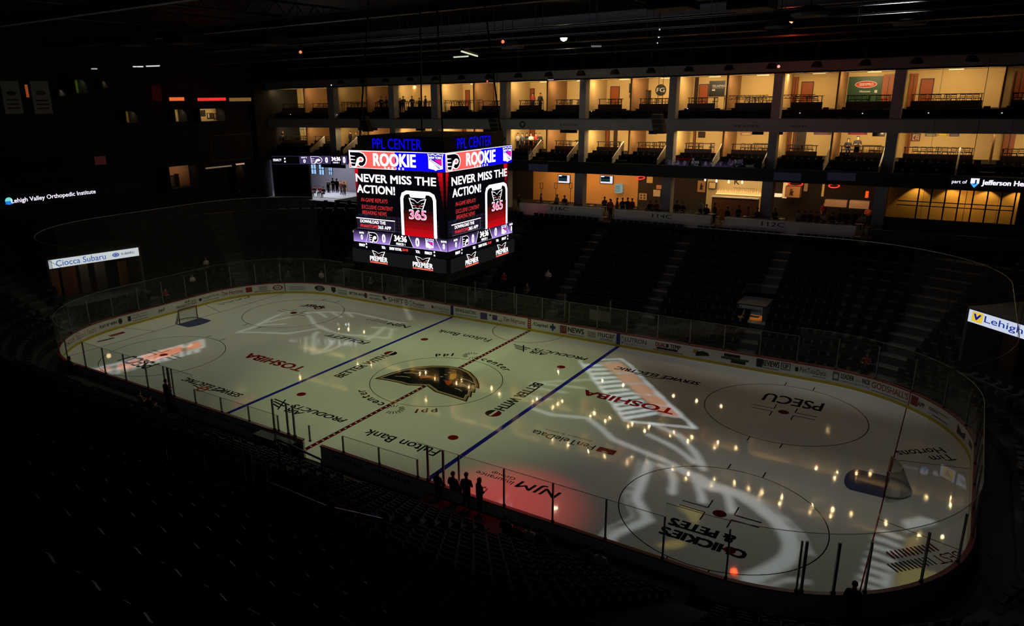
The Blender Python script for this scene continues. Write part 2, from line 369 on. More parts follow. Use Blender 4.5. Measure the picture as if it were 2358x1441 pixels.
def _crest(c):
    c.poly(CR, I_BLK); c.poly(inset(CR, .1), I_GLD); c.poly(inset(CR, .28), I_BLK)
    k = lambda *p: tr(p, 850, 780, 6.549)
    c.line(inset(CR, .26)+[inset(CR, .26)[0]], .035, I_WHT)
    c.poly(k((760,575),(900,560),(1000,572),(1010,590),(880,588),(775,600)), I_ORG); c.poly(k((1130,620),(1245,650),(1230,680),(1195,705),(1160,680)), I_ORG)
    c.poly(k((1225,535),(1318,515),(1308,590),(1270,618),(1215,610)), I_YEL)
    for q in ([(640,465),(780,478),(900,490)], [(520,515),(650,516),(750,527)], [(390,565),(520,570),(620,585)], [(1400,600),(1500,630),(1580,670)], [(1370,680),(1440,700),(1490,732)], [(1290,750),(1350,765),(1400,795)], [(1260,480),(1295,480)], [(1190,512),(1235,512)], [(1130,545),(1180,545)], [(1070,575),(1120,577)]): c.line(k(*q), .06, I_WHT)
icemark('center_crest', _crest, label='winged black and gold team crest at centre ice')
# ---------------------------------------------------------------- boards
db = thing('dasher_boards', 'white rink boards with yellow kickplate and sponsor lettering around the ice', 'rink boards', (0, 0, 0))
M_BRD = mat('board_white', (222, 221, 214), .35, noise=.03, scale=1); M_KICK = mat('kickplate_yellow', (205, 178, 40), .4, noise=.08)
M_CAP = mat('board_cap_red', (120, 22, 24), .4); M_BACK = mat('board_back_grey', (222, 222, 224), .5)
GAPS = [(-1.0, 1.0)]
def curved(s0, s1, o0, o1, z0, z1, m, name, parent, label=None, d=.5):
    b = MB(); b.m(m); ss = s_samples(s0, s1, d); n = len(ss); vs = []
    for s in ss:
        for o, z in ((o0, z0), (o1, z0), (o1, z1), (o0, z1)): vs.append((*bp(s, o), z))
    fs = [(i*4+j, (i+1)*4+j, (i+1)*4+(j+1) % 4, i*4+(j+1) % 4) for i in range(n-1) for j in range(4)]+[(3, 2, 1, 0), tuple((n-1)*4+j for j in range(4))]
    b.add(vs, fs); return b.build(name, parent=parent, label=label)
sg0 = PER-1.35; sg1 = PER-2.15+1.1   # open gate at the middle of the near side
GA = PER-2.05; GB = PER-.75            # s of the gate (x = 0.75 .. 2.05 on the near side)
curved(GB-PER, GA, 0, .09, .2, 1.05, M_BRD, 'board_panel', db)
curved(GB-PER, GA, .09, .12, .05, 1.05, M_BACK, 'board_back', db, 'grey outer face of the boards')
curved(GB-PER, GA, -.008, .09, 0, .2, M_KICK, 'kick_plate', db, 'yellow kickplate')
curved(GB-PER, GA, -.03, .16, 1.05, 1.12, M_CAP, 'top_rail', db, 'dark red cap rail')
brd = lambda s, z, h: (*bp(s, -h), z)
A_K = mat('print_black', (22, 22, 24), .4); A_R = mat('print_red', (150, 22, 30), .4); A_B = mat('print_blue', (30, 60, 130), .4); A_P = mat('print_purple', (90, 60, 130), .4); A_G = mat('print_grey', (110, 112, 112), .4); A_N = mat('print_navy', (20, 24, 70), .4); A_Y = mat('print_yellow', (190, 160, 50), .4); A_GR = mat('print_green', (40, 80, 50), .4)
def ad(p0, p1, draw, name='sponsor_print'):
    s0, s1 = s_far(p0), s_far(p1); mb = MB(); c = CV(mb, brd, step=.3, eps=.002); draw(c, s0, s1); mb.build(name, parent=db)
def at_(t, m=A_K, z0=.45, z1=.8, bold=.015, shear=0.):
    return lambda c, a, e: c.text(t, a, z0, e, z1, m, bold, shear)
def mul(*ds): return lambda c, a, e: [d(c, a, e) for d in ds]
def sub(f0, f1, d): return lambda c, a, e: d(c, a+(e-a)*f0, a+(e-a)*f1)
def lines(m, zs): return lambda c, a, e: [c.rect(a, z, e, z+.05, m) for z in zs]
def oval(m, m2): return lambda c, a, e: (c.ring((a+e)/2, .62, 0, (e-a)/2, m, 28, asp=.55/((e-a)) if e > a else 1), c.ring((a+e)/2, .62, 0, (e-a)/2*.78, m2, 28, asp=.5/((e-a)) if e > a else 1))
box_ = lambda m, z0=.4, z1=.85: (lambda c, a, e: c.rect(a, z0, e, z1, m))
tim = at_('Tim Hortons', A_R, .45, .85, .01, .2)
ADS = [(152,172,at_('RALUS', A_R)), (175,197,at_("Yocco's", A_R, .4, .85, 0, .2)), (201,222,at_("Yocco's", A_R, .4, .85, 0, .2)), (229,270,at_("PLAY N' WIN!", A_N, .48, .76, .03)), (273,282,oval(A_G, A_K)),
 (295,302,box_(A_K)), (304,340,mul(at_('Lehigh Valley', A_K, .7, .88, 0), at_('Health Network', A_K, .5, .66, 0), lines(A_G, (.3,)))), (365,378,at_('ppl', A_N, .4, .8)),
 (406,452,mul(sub(0,.68,at_('PRODUCTS', A_K, .35, .57, .02, .2)), sub(.4,.68,at_('AIR', A_K, .65, .87, .02, .2)), sub(.72,1,lines(A_K, (.4,.55,.7))))), (458,464,box_(A_N,.5,.75)), (466,504,mul(at_('People First', A_K, .5, .82, .0), lines(A_G, (.36,)))), (511,559,tim),
 (566,581,box_(A_R,.4,.9)), (584,623,mul(lines(A_K, (.33,)), sub(.3,.8,lines(A_K, (.5,.66,.8))))), (627,652,mul(oval(A_R, M_BRD), sub(.25,.75,at_('AHL', A_K, .5, .75)))),
 (666,704,lines(A_G, (.36,.5,.66))), (725,749,mul(oval(A_K, A_G), lines(A_K, (.6,)))), (763,774,lambda c,a,e: c.poly([(a,.9),(e,.9),(e,.55),((a+e)/2,.3),(a,.55)], A_K)), (779,800,mul(lines(A_GR, (.5,.68)), lines(A_K,(.36,)))),
 (804,838,at_('BETTER WITH', A_K, .48, .75, .03)), (838,846,oval(A_N, A_R)), (850,878,mul(at_('VELASPAN', A_K, .33, .56, .01), lines(A_K, (.75,)))), (880,890,lambda c,a,e: c.poly([(a,.8),((a+e)/2,.9),(e,.6),((a+e)/2,.5)], A_K)), (895,930,at_('SHIFT', A_K, .42, .86, -.002, 0)), (931,939,mul(oval(A_K, M_BRD), sub(.3,.7,at_('4', A_K, .5, .74)))),
 (944,949,oval(A_G, M_BRD)), (951,978,mul(at_('Provident', A_K, .5, .8, .01), lines(A_G, (.36,)))), (993,1033,mul(at_('PenTeleData', A_G, .5, .78, .01), sub(0,.1,box_(A_R,.5,.78)), sub(.5,1,lines(A_G, (.34,))))),
 (1049,1098,mul(at_('SERVICE ELECTRIC', A_K, .6, .88, .02, .1), lines(A_G, (.34,)))), (1106,1122,box_(A_P,.3,.9)), (1126,1130,box_(A_K,.7,.85)), (1133,1145,box_(A_P,.4,.85)), (1148,1156,lines(A_K,(.4,))), (1160,1208,tim),
 (1228,1262,at_('Capital', A_N, .45, .82, .02)), (1266,1280,lambda c,a,e: (c.rect(a+(e-a)*.35,.35,a+(e-a)*.65,.95,A_B), c.rect(a,.52,e,.78,A_B))),
 (1289,1306,mul(box_(A_R,.3,.95), sub(.15,.85,at_('69', A_G,.45,.9)))), (1307,1345,mul(at_('NEWS', A_K, .48, .92, .03), lines(A_R, (.3,)))), (1352,1373,lines(mat('print_brown', (110, 70, 50)), (.4,.52,.64,.76))), (1377,1415,mul(at_('nucar', A_K, .55, .88, .01), sub(.1,.9,lines(A_G, (.4,.3))))),
 (1430,1437,oval(A_B, M_BRD)), (1438,1489,mul(at_('LUTRON', A_B, .52, .88, .012), sub(0,1,at_('Light and Shade Controls', A_B, .3, .42, 0)))), (1509,1532,at_('DUAL', A_R, .58, .9, .03)), (1534,1540,box_(A_K,.6,.88)), (1542,1566,at_('TEMP', A_K, .58, .9, .03)), (1512,1562,box_(A_K,.38,.54)), (1502,1573,lines(A_R,(.26,))),
 (1595,1608,box_(A_Y,.55,.85)), (1603,1633,lambda c,a,e: c.poly([(a,.35),(e,.5),(e-.1,.72),(a+.5,.8),(a,.65)], A_K)), (1668,1705,box_(A_K,.7,.92)), (1660,1725,box_(A_GR,.52,.68)), (1682,1718,box_(A_K,.3,.52)),
 (1742,1754,box_(A_K,.35,.95)), (1756,1796,mul(at_('REVIEWS', A_K, .5, .92, .02), lines(A_G,(.34,)))), (1799,1818,mul(box_(A_K,.45,.95), sub(.08,.92,box_(M_BRD,.5,.9)), sub(.2,.8,at_('UP', A_K, .55, .85, .03)))),
 (1831,1839,box_(A_K,.5,.8)), (1841,1902,mul(at_('PenTeleData', A_K, .5, .85, .0), sub(.5,1,lines(A_G,(.34,))))), (1916,1932,mul(box_(A_G,.35,.95), sub(.2,.8,box_(M_BRD,.5,.8)))),
 (1937,1967,at_('LEADER', A_K, .58, .92, .02)), (1968,1982,at_('of the', A_K, .58, .78, 0, .2)), (1984,2005,at_('PACK', A_K, .58, .92, .02)), (1937,2003,at_('CANINE INSTITUTE', A_K, .34, .48, .0)),
 (2008,2091,mul(at_("GODSHALL'S", A_R, .5, .93, .01), lines(A_G,(.3,)))), (2098,2112,mul(box_(A_R,.35,.95), sub(.3,.7,box_(A_K,.5,.8)))), (2114,2130,at_('APP', A_K, .45, .75, .03)), (2137,2160,lines(A_K, (.6,.7))), (2150,2182,mul(lines(A_K,(.35,)), lines(A_G,(.7,)))), (2205,2222,lambda c,a,e: c.poly([(a,.9),((a+e)/2,.6),(e,.8),(e,.4),(a,.35)], A_K)), (2231,2238,box_(A_K,.5,.8))]
for p0, p1, d in ADS: ad(p0, p1, d)
for x, m in ((25.5*FT, I_BLU), (-25.5*FT, I_BLU), (0, I_DRED)):
    s = LEN[0]+LEN[1]+LEN[2]+LEN[3]+x+(HX-RR); mb = MB(); c = CV(mb, brd, eps=.002); c.rect(s-.16, .02, s+.16, 1.04, mat('print_line_blue', (26, 30, 120), .4) if x else A_R)
    if not x:
        for k in range(5): c.rect(s-.07, .12+k*.19, s+.07, .2+k*.19, M_BRD)
    mb.build('board_line_mark', parent=db)
for q in (655, 2093):
    s = s_far(q); mb = MB(); c = CV(mb, brd, eps=.002); c.rect(s-.04, .02, s+.04, 1.05, A_R); mb.build('board_line_mark', parent=db)
# backs of the boards at the near benches carry lettering too
def backprint(px0, px1, t):
    a, e = s_near(px1), s_near(px0)
    mb = MB(); c = CV(mb, lambda u, v, h: (*bp(u, .12+h), v), eps=.002); n = len(t)*2
    for i in range(n): c.rect(e+(a-e)*i/n, .6+.05*(i % 2), e+(a-e)*(i+.6)/n, .78+.04*(i % 3), A_K)
    mb.build('board_back_print', parent=db)
for p0, p1, t in ((455, 490, 'PENN'), (500, 535, 'BANK'), (545, 590, 'CAPITAL'), (770, 840, 'CAPITAL'), (860, 950, 'LUTRON')): backprint(p0, p1, t)
# ---------------------------------------------------------------- glass and stanchions
M_ST = mat('stanchion_grey', (120, 122, 124), .45, .6)
S2 = [];  s = s_near(1274)
for i in range(60): S2.append((s+(i)*PER/66))
S2 = [s_near(1274)+i*PER/66 for i in range(66)]
def zone(s):
    x, y = bp(s)
    if y < 0 and -9.6 < x < 8.6 and abs(y+HY) < .1: return 'bench'
    if abs(x) > 21: return 'end'
    return 'side'
TOPZ = {'bench': 2.05, 'end': 3.55, 'side': 2.95}
def stan_mesh(h, k):
    b = MB(); b.m(M_ST)
    b.box(-.03, .03, -.035, .035, 0, h-1.05)
    return b
def stanchion(s, zt, w=.06, lab=None):
    x, y = bp(s, .05); x2, y2 = bp(s+.1, .05); a = math.atan2(y2-y, x2-x)
    key = ('st', round(zt, 2), w)
    if key not in TC:
        b = MB(); b.m(M_ST).box(-w/2, w/2, -.04, .04, 0, zt-1.12-(0.35 if zt > 3 else 0)); post = b
        me = b
        o = me.build('stanchion', origin=(0, 0, 0)); o.parent = db; TC[key] = o
        cl = MB(); cl.m(DSTEEL).box(-w*.9, w*.9, -.05, .05, 0, .08); cl.build('foot_clamp', parent=o)
    else:
        o = dup(TC[key], (0, 0, 0)); o.parent = db
    o.location = (x, y, 1.12); o.rotation_euler = (0, 0, a)
    L = {'bench': ('short dark stanchion on the near bench boards', 'short stanchions at the benches'), 'end': ('tall grey stanchion holding the end glass', 'tall end glass stanchions'), 'side': ('grey stanchion holding the side glass', 'side glass stanchions')}[zone(s)]
    if zone(s) != 'bench' and y < 0: L = ('dark stanchion standing on the near boards against the ice', 'near side stanchions')
    o['label'] = L[0]; return o
def pane(s0, s1, zt):
    b = MB(); ss = s_samples(s0, s1, .6); b.m(M_GLASS); n = len(ss)
    b.add([(*bp(s, o), z) for s in ss for o, z in ((.042, 1.13), (.058, 1.13), (.058, zt), (.042, zt))], [(i*4+j, i*4+4+j, i*4+4+(j+1) % 4, i*4+(j+1) % 4) for i in range(n-1) for j in range(4)])
    x, y = bp((s0+s1)/2); z_ = zone((s0+s1)/2)
    L = {'bench': ('low clear glass pane over the near bench boards', 'low bench glass'), 'end': ('tall clear glass pane around the rink end', 'end glass panes'), 'side': ('clear glass pane along the far boards', 'side glass panes')}[z_]
    if z_ == 'side' and y < 0: L = ('clear glass pane along the near boards', 'near side glass panes')
    o = b.build('glass_pane', parent=db, label=L[0])
    e = MB(); e.m(mat('glass_edge', (120, 128, 124), .3)); e.add([(*bp(s, o_), z) for s in ss for o_, z in ((.038, zt), (.062, zt), (.062, zt+.015), (.038, zt+.015))], [(i*4+j, i*4+4+j, i*4+4+(j+1) % 4, i*4+(j+1) % 4) for i in range(n-1) for j in range(4)]); e.build('polished_edge', parent=o)
for i in range(66):
    a, e = S2[i], S2[(i+1) % 66] if i < 65 else S2[0]+PER
    za, ze = TOPZ[zone(a)], TOPZ[zone(e)]; m_ = (a+e)/2; zm = TOPZ[zone(m_)]
    stanchion(a, za)
    xm, ym = bp(m_)
    if not (zone(m_) == 'bench' and -2.2 < xm < 2.6): pane(a, e, zm)
for px in (388, 396, 405): stanchion(s_near(px), 2.95)
for px in (637, 668, 682, 990, 1023, 1838, 1912): stanchion(s_near(px), 2.95 if px < 1500 else 3.55, .09)
# cross glass of the far penalty boxes
for k, (x, n) in enumerate(((-4.6, 'left'), (4.2, 'right'))):
    t = thing('penalty_box', 'glass walled penalty box behind the far boards %s of the centre line' % n, 'penalty box', (x, HY+1.2, 0))
    for xx in (x-2, x+2):
        b = MB(); b.m(M_GLASS).box(xx-.01, xx+.01, HY+.2, HY+2.0, 1.1, 2.9); b.build('side_glass', parent=t)
        b = MB(); b.m(M_ST).box(xx-.04, xx+.04, HY+1.95, HY+2.05, 0, 2.95); b.build('post', parent=t)
    b = MB(); b.m(DARK).box(x-2, x+2, HY+1.9, HY+2.0, 0, 1.1); b.build('back_wall', parent=t)
    b = MB(); b.m(DWOOD).box(x-1.8, x+1.8, HY+1.3, HY+1.7, .35, .45).box(x-1.7, x-1.6, HY+1.4, HY+1.6, 0, .35).box(x+1.6, x+1.7, HY+1.4, HY+1.6, 0, .35); b.build('bench', parent=t)
    if k: 
        b = MB(); b.m(mat('poster_white', (120, 118, 116))).box(x+.2, x+2, HY+2.01, HY+2.05, 1.15, 2.0); c = CV(b, lambda u, v, h: (u, HY+2.01-h, v)); c.poly([(x+.7, 1.75), (x+1.0, 1.6), (x+1.5, 1.65), (x+1.2, 1.5), (x+.9, 1.52)], A_R); b.build('notice_board', parent=t)
# ---------------------------------------------------------------- protective netting
b = MB(); b.m(M_NET)
for s0, s1, nm in ((s_far(175), s_far(740), 'left'), (s_far(2050), s_near(2050), 'right')):
    b = MB(); b.m(M_NET); ss = s_samples(s0, s1, .8); n = len(ss)
    b.add([(*bp(s, .25), z) for s in ss for z in (3.4, 9.6)], [(2*i, 2*i+2, 2*i+3, 2*i+1) for i in range(n-1)])
    o = b.build('protective_netting', label='thin dark safety netting hanging behind the %s end glass' % nm, cat='netting')
    c = MB(); c.m(mat('cable_grey', (150, 150, 150), .4, .3)); sx = s_samples(s0-14 if nm == 'left' else s0-14, s1+(16 if nm == 'left' else 0), .8)
    c.path([(*bp(s, .25), 9.6) for s in sx], .018, 5); c.build('support_cable', parent=o)
    c = MB(); c.m(DSTEEL)
    for s in ss[::6]: c.tube((*bp(s, .25), 9.6), (*bp(s, .25), 24), .01, 4)
    c.build('hanging_cable', parent=o)
# ---------------------------------------------------------------- goals
def goal(sx, lab):
    x = sx*89*FT; t = thing('hockey_goal', lab, 'hockey goal', (x, 0, 0))
    R_ = mat('goal_red', (120, 26, 26), .4); Wn = mat('goal_net', (170, 172, 165), .8)
    b = MB(); b.m(R_)
    for y in (-.915, .915): b.tube((x, y, 0), (x, y, 1.22), .04, 8)
    b.tube((x, -.95, 1.22), (x, .95, 1.22), .04, 8); b.build('goal_frame', parent=t)
    b = MB(); b.m(mat('goal_base', (190, 190, 186), .5)); base = [(x+sx*(.05+1.0*math.cos(a)), 1.1*math.sin(a), .05) for a in [(-90+i*15)*PI/180 for i in range(13)]]
    b.path(base, .045, 6); top = [(x+sx*(.02+.5*math.cos(a)), .85*math.sin(a), 1.2) for a in [(-90+i*15)*PI/180 for i in range(13)]]; b.path(top, .03, 6); b.build('base_bar', parent=t)
    n = MB(); n.m(Wn)
    for i in range(12):   # open mesh drawn as cords
        for k in range(5):
            f = k/5; p = Vector(top[i]).lerp(Vector(top[i+1]), f); q = Vector(base[i]).lerp(Vector(base[i+1]), f); n.tube(p, q, .006, 3)
    for k in range(1, 14):
        f = k/14; n.path([Vector(top[i]).lerp(Vector(base[i]), f) for i in range(13)], .006, 3)
    for k in range(9):
        y = -.8+k*.2; n.tube((x, y, 1.22), (x+sx*(.02+.5*math.sqrt(max(0, 1-(y/.85)**2))), y, 1.2), .006, 3)
    n.build('net', parent=t)
goal(-1, 'red framed hockey goal in front of the left end boards'); goal(1, 'red framed hockey goal at the right end seen side on')
# ---------------------------------------------------------------- pattern projectors above the ice
def stroke_cells(cells, pts, w, g):
    for a, c in zip(pts, pts[1:]):
        d = math.dist(a, c); n = max(1, int(d/(g*.5)))
        for i in range(n+1):
            t = i/n; x = a[0]+(c[0]-a[0])*t; y = a[1]+(c[1]-a[1])*t; r = int(w/2/g)+1
            for p in range(-r, r+1):
                for q in range(-r, r+1):
                    ci = int(math.floor(x/g))+p; cj = int(math.floor(y/g))+q
                    if math.hypot((ci+.5)*g-x, (cj+.5)*g-y) <= w/2: cells.add((ci, cj))
def poly_cells(cells, pts, g):
    y0 = min(p[1] for p in pts); y1 = max(p[1] for p in pts)
    for j in range(int(math.floor(y0/g)), int(math.ceil(y1/g))):
        y = (j+.5)*g; xs = []
        for (ax, ay), (bx, by) in zip(pts, pts[1:]+pts[:1]):
            if (ay > y) != (by > y): xs.append(ax+(y-ay)*(bx-ax)/(by-ay))
        xs.sort()
        for a, c in zip(xs[::2], xs[1::2]):
            for i in range(int(math.ceil(a/g-.5)), int(math.floor(c/g-.5))+1): cells.add((i, j))
def projector(loc, label, color, power, strokes=(), polys=(), g=.12, rad=.004, soft=0):
    L = Vector(loc); cells = set()
    for pts, w in strokes: stroke_cells(cells, [tuple(at(*p, 'z', 0)[:2]) for p in pts], w, g)
    for pts in polys: poly_cells(cells, [tuple(at(*p, 'z', 0)[:2]) for p in pts], g)
    t = thing('pattern_projector', label, 'stage projector', loc); d = .5; zp = L.z-d; k = d/L.z
    i0 = min(c[0] for c in cells)-1; i1 = max(c[0] for c in cells)+2; j0 = min(c[1] for c in cells)-1; j1 = max(c[1] for c in cells)+2
    X = lambda i: L.x+(i*g-L.x)*k; Y = lambda j: L.y+(j*g-L.y)*k
    b = MB(); b.m(BLK); q = lambda x0, x1, y0, y1: b.add([(x0, y0, zp), (x1, y0, zp), (x1, y1, zp), (x0, y1, zp)], [(0, 1, 2, 3)])
    rows = {}
    for i, j in cells: rows.setdefault(j, set()).add(i)
    for j in range(j0, j1):
        st = sorted(rows.get(j, ())); a = i0
        for i in st:
            if i > a: q(X(a), X(i), Y(j), Y(j+1))
            a = i+1
        if a < i1: q(X(a), X(i1), Y(j), Y(j+1))
    E_ = 1.0
    q(L.x-E_, X(i0), L.y-E_, L.y+E_); q(X(i1), L.x+E_, L.y-E_, L.y+E_); q(X(i0), X(i1), L.y-E_, Y(j0)); q(X(i0), X(i1), Y(j1), L.y+E_)
    b.build('stencil_plate', parent=t)
    h = MB(); h.m(DSTEEL).box(L.x-E_, L.x+E_, L.y-E_, L.y-E_+.03, zp, L.z+.1).box(L.x-E_, L.x+E_, L.y+E_-.03, L.y+E_, zp, L.z+.1).box(L.x-E_, L.x-E_+.03, L.y-E_, L.y+E_, zp, L.z+.1).box(L.x+E_-.03, L.x+E_, L.y-E_, L.y+E_, zp, L.z+.1).box(L.x-E_, L.x+E_, L.y-E_, L.y+E_, L.z+.1, L.z+.14)
    h.build('housing', parent=t)
    y = MB(); y.m(DSTEEL).tube((L.x, L.y, L.z+.14), (L.x, L.y, 25), .04); y.build('hanging_pole', parent=t)
    ld = bpy.data.lights.new('projector_lamp', 'SPOT'); ld.energy = power; ld.color = color; ld.spot_size = math.radians(100); ld.spot_blend = .05; ld.shadow_soft_size = rad
    lo = bpy.data.objects.new('projector_lamp', ld); COL.objects.link(lo); lo.parent = t
PW = 9000
wl = [([(548,765),(600,765),(662,768),(735,756),(745,752)], .3), ([(547,765),(580,755),(622,733),(664,717)], .35), ([(595,749),(657,746)], .25), ([(604,744),(671,729)], .25),
 ([(704,720),(715,731),(724,746),(742,755),(775,769),(835,773),(897,779)], .36), ([(702,720),(757,718),(813,720),(857,729),(902,740),(933,744)], .3), ([(735,720),(751,730)], .3), ([(766,720),(786,730)], .3), ([(800,720),(812,729)], .3),
 ([(857,753),(915,758)], .3), ([(902,758),(897,778)], .3), ([(884,753),(868,769),(844,782)], .4), ([(731,764),(722,773),(722,815)], .4), ([(766,784),(760,795),(746,806),(731,813)], .3), ([(800,789),(746,811)], .3), ([(706,775),(704,811)], .25), ([(933,710),(945,735)], .4)]
projector((-16, 2.0, 23), 'black projector hanging over the left zone, throwing white crest lines', (.86, .88, .8), PW*.45, wl)
K5 = 5.765
f = lambda *p: [(150+x/K5, 720+y/K5) for x, y in p]
projector((-19, -3.0, 23), 'black projector hanging over the left zone, throwing orange letter shapes', (1, .22, .10), PW*1.5, (), [f((350,770),(600,705),(610,760),(480,810)), f((690,690),(930,612),(1060,600),(1300,560),(1330,560),(1550,450),(1550,530),(1180,640),(1060,680),(760,765),(700,750)), f((1000,580),(1290,500),(1550,435),(1550,520),(1300,590),(1030,650)), f((1650,420),(1790,375),(1800,455),(1600,500))])
wb = [f((560+i*105, 850-i*28-(i > 4)*4), (640+i*105, 828-i*28), (625+i*105, 745-i*26), (560+i*105, 765-i*26)) for i in range(12)]
projector((-22.5, -4.6, 23), 'black projector hanging over the near left circle, throwing white letter bars', (.95, .93, 1), PW*.8, [(f((330,770),(560,700),(650,690),(930,600),(1170,530),(1560,425),(1580,460),(1650,440),(1650,405),(1820,355),(1835,455),(1700,500)), .3)], wb)
C8 = lambda *p: [(1220+x/4.504, 880+y/4.504) for x, y in p]
def seg_block(A0, A1, B0, B1, n, gap=.22, off=0):
    out = []
    for i in range(n):
        a = (i+gap/2)/n; c = (i+1-gap/2)/n
        L = lambda p, q, t: (p[0]+(q[0]-p[0])*t, p[1]+(q[1]-p[1])*t)
        out.append([L(A0, A1, a), L(B0, B1, a+off), L(B0, B1, c+off), L(A0, A1, c)])
    return out
orr = seg_block((1383,835), (1525,955), (1428,832), (1572,962), 5, .12)
projector((18, 3.4, 23), 'black projector hanging over the right zone, throwing orange letter shapes', (1, .42, .28), PW*1.0, (), orr)
whr = seg_block((1335,836), (1440,968), (1380,836), (1520,955), 13, .42)
projector((15, .4, 23), 'black projector hanging over the right blue line, throwing white letter bars', (.80, .9, 1), PW*1.3, [([(1385,828),(1430,826),(1450,840),(1480,872),(1530,920),(1600,985),(1500,975),(1450,970)], .22), ([(1335,830),(1400,915),(1440,968)], .2)]+[([a, c], .14) for a, c in zip([(1428+i*29, 832+i*26) for i in range(6)], [(1383+i*28, 835+i*24) for i in range(6)])], whr)
wr = [([(1220,938),(1271,955),(1353,962),(1382,984),(1411,1011),(1464,1033),(1531,1060),(1597,1093)], .4), ([(1600,1095),(1640,1122),(1692,1133),(1736,1158),(1781,1193),(1814,1227),(1825,1262),(1812,1289),(1770,1314),(1725,1334)], .75),
 ([(1640,1110),(1714,1133),(1770,1160),(1814,1196),(1848,1231),(1868,1276)], .12), ([(1535,1078),(1548,1090),(1551,1110),(1548,1135)], .38), ([(1570,1085),(1600,1100),(1612,1130),(1618,1153)], .4), ([(1625,1110),(1660,1124),(1677,1142),(1686,1178)], .4),
 ([(1515,1070),(1560,1082),(1650,1118)], .3), ([(1495,1066),(1480,1102),(1464,1146),(1491,1195),(1489,1198),(1420,1227),(1402,1245)], .5), ([(1471,1060),(1464,1093),(1439,1144),(1459,1190),(1398,1215),(1385,1235)], .1),
 ([(1491,1000),(1531,1018),(1566,1038),(1597,1064)], .35), ([(1222,882),(1293,877),(1371,873)], .25), ([(1253,884),(1344,893)], .25), ([(1220,891),(1304,904)], .25), ([(1211,909),(1269,919)], .25), ([(1500,975),(1560,1000),(1600,1040),(1620,1080)], .4), ([(1860,1340),(1815,1333),(1770,1349),(1740,1352)], .2)]
projector((18, -3.0, 23), 'black projector hanging over the right zone, throwing white claw lines', (.86, .9, .98), PW*.62, wr)
C9 = lambda *p: [(1380+x/4.49, 1120+y/4.49) for x, y in p]
C10 = lambda *p: [(1858+x/4.49, 1120+y/4.49) for x, y in p]
projector((21.5, -6.4, 23), 'black projector hanging near the right end, throwing amber patches', (1, .72, .12), PW*.33, (), [C9((790,200),(830,188),(1070,265),(1020,340),(985,400),(940,370),(920,310),(860,260)), C9((560,605),(700,565),(830,545),(910,575),(850,630),(740,650)), C10((930,850),(1100,820),(1400,905),(1130,1010),(900,1080)), C10((1010,580),(1200,440),(1190,560),(1080,700),(1010,660))])
projector((24.8, -6.0, 23), 'black projector hanging near the right end, throwing pale stripes', (.9, .93, 1), PW*.5, (), [C10((740-33*i, 430+78*i), (1010-25*i, 520+78*i), (1000-25*i, 565+78*i), (720-33*i, 470+78*i)) for i in range(8)]+[C10((1010,340),(1180,310),(1350,360),(1340,390),(1100,440),(1000,500)), C10((780,900),(880,880),(880,1040),(770,1070))])
# ================================================================ centre-hung scoreboard
SX, SY, SH = .12, .12, 3.65
sb = thing('scoreboard', 'four-sided video scoreboard hanging over centre ice, blue arena letters on top', 'scoreboard', (SX, SY, 8.0))
def face(k, half):
    return [lambda u, v, h: (SX+u, SY-half-h, v), lambda u, v, h: (SX+half+h, SY+u, v), lambda u, v, h: (SX-u, SY+half+h, v), lambda u, v, h: (SX-half-h, SY-u, v)][k]
Yf = SY-SH; Ym = SY-3.42
def ux(x, half=SH): return at(790+x/8.477, 400, 'y', SY-half).x-SX
def zz(x, y, oy=310, half=SH): return at(790+x/8.477, oy+y/8.477, 'y', SY-half).z
e_w = emi((255, 250, 255), 1.5); e_sal = emi((250, 98, 92), 1.1); e_blu = emi((10, 4, 250), 1.15); e_red = emi((235, 30, 50), 1.0); e_red2 = emi((235, 60, 62), 1.0); e_mag = emi((240, 20, 150), 1.1)
e_k = emi((7, 5, 9), 1.0); e_g = emi((26, 24, 34), 1.0); e_gg = emi((52, 46, 66), 1.0); e_or = emi((250, 110, 90), 1.1); e_pk = emi((246, 120, 170), 1.1); e_dr = emi((90, 8, 18), 1.0)
PUR = [emi(tuple(int(a+(b-a)*i/5) for a, b in zip((46, 36, 66), (168, 130, 226))), 1.0) for i in range(6)]
core = MB(); core.m(BLK).box(SX-3.25, SX+3.25, SY-3.25, SY+3.25, 15.55, 16.4).box(SX-3.3, SX+3.3, SY-3.3, SY+3.3, 8.7, 15.5).box(SX-3.6, SX+3.6, SY-3.6, SY+3.6, 14.45, 15.6).box(SX-3.6, SX+3.6, SY-3.6, SY+3.6, 8.62, 10.7).box(SX-3.3, SX+3.3, SY-3.3, SY+3.3, 7.95, 8.62)
core.build('housing', parent=sb, label='black steel scoreboard body')
tr_ = MB(); tr_.m(DSTEEL)
for sx in (-1, 1):
    for sy in (-1, 1):
        tr_.tube((SX+sx*3.2, SY+sy*3.2, 15.6), (SX+sx*2.4, SY+sy*2.4, 24.6), .05)
    tr_.box(SX+sx*3.2-.08, SX+sx*3.2+.08, SY-3.2, SY+3.2, 16.0, 16.15).box(SX-3.2, SX+3.2, SY+sx*3.2-.08, SY+sx*3.2+.08, 16.0, 16.15)
    for k in range(-3, 4): tr_.tube((SX+k, SY+sx*3.2, 15.6), (SX+k+.5, SY+sx*3.2, 16.05), .03, 4).tube((SX+sx*3.2, SY+k, 15.6), (SX+sx*3.2, SY+k+.5, 16.05), .03, 4)
tr_.build('hoist_frame', parent=sb)
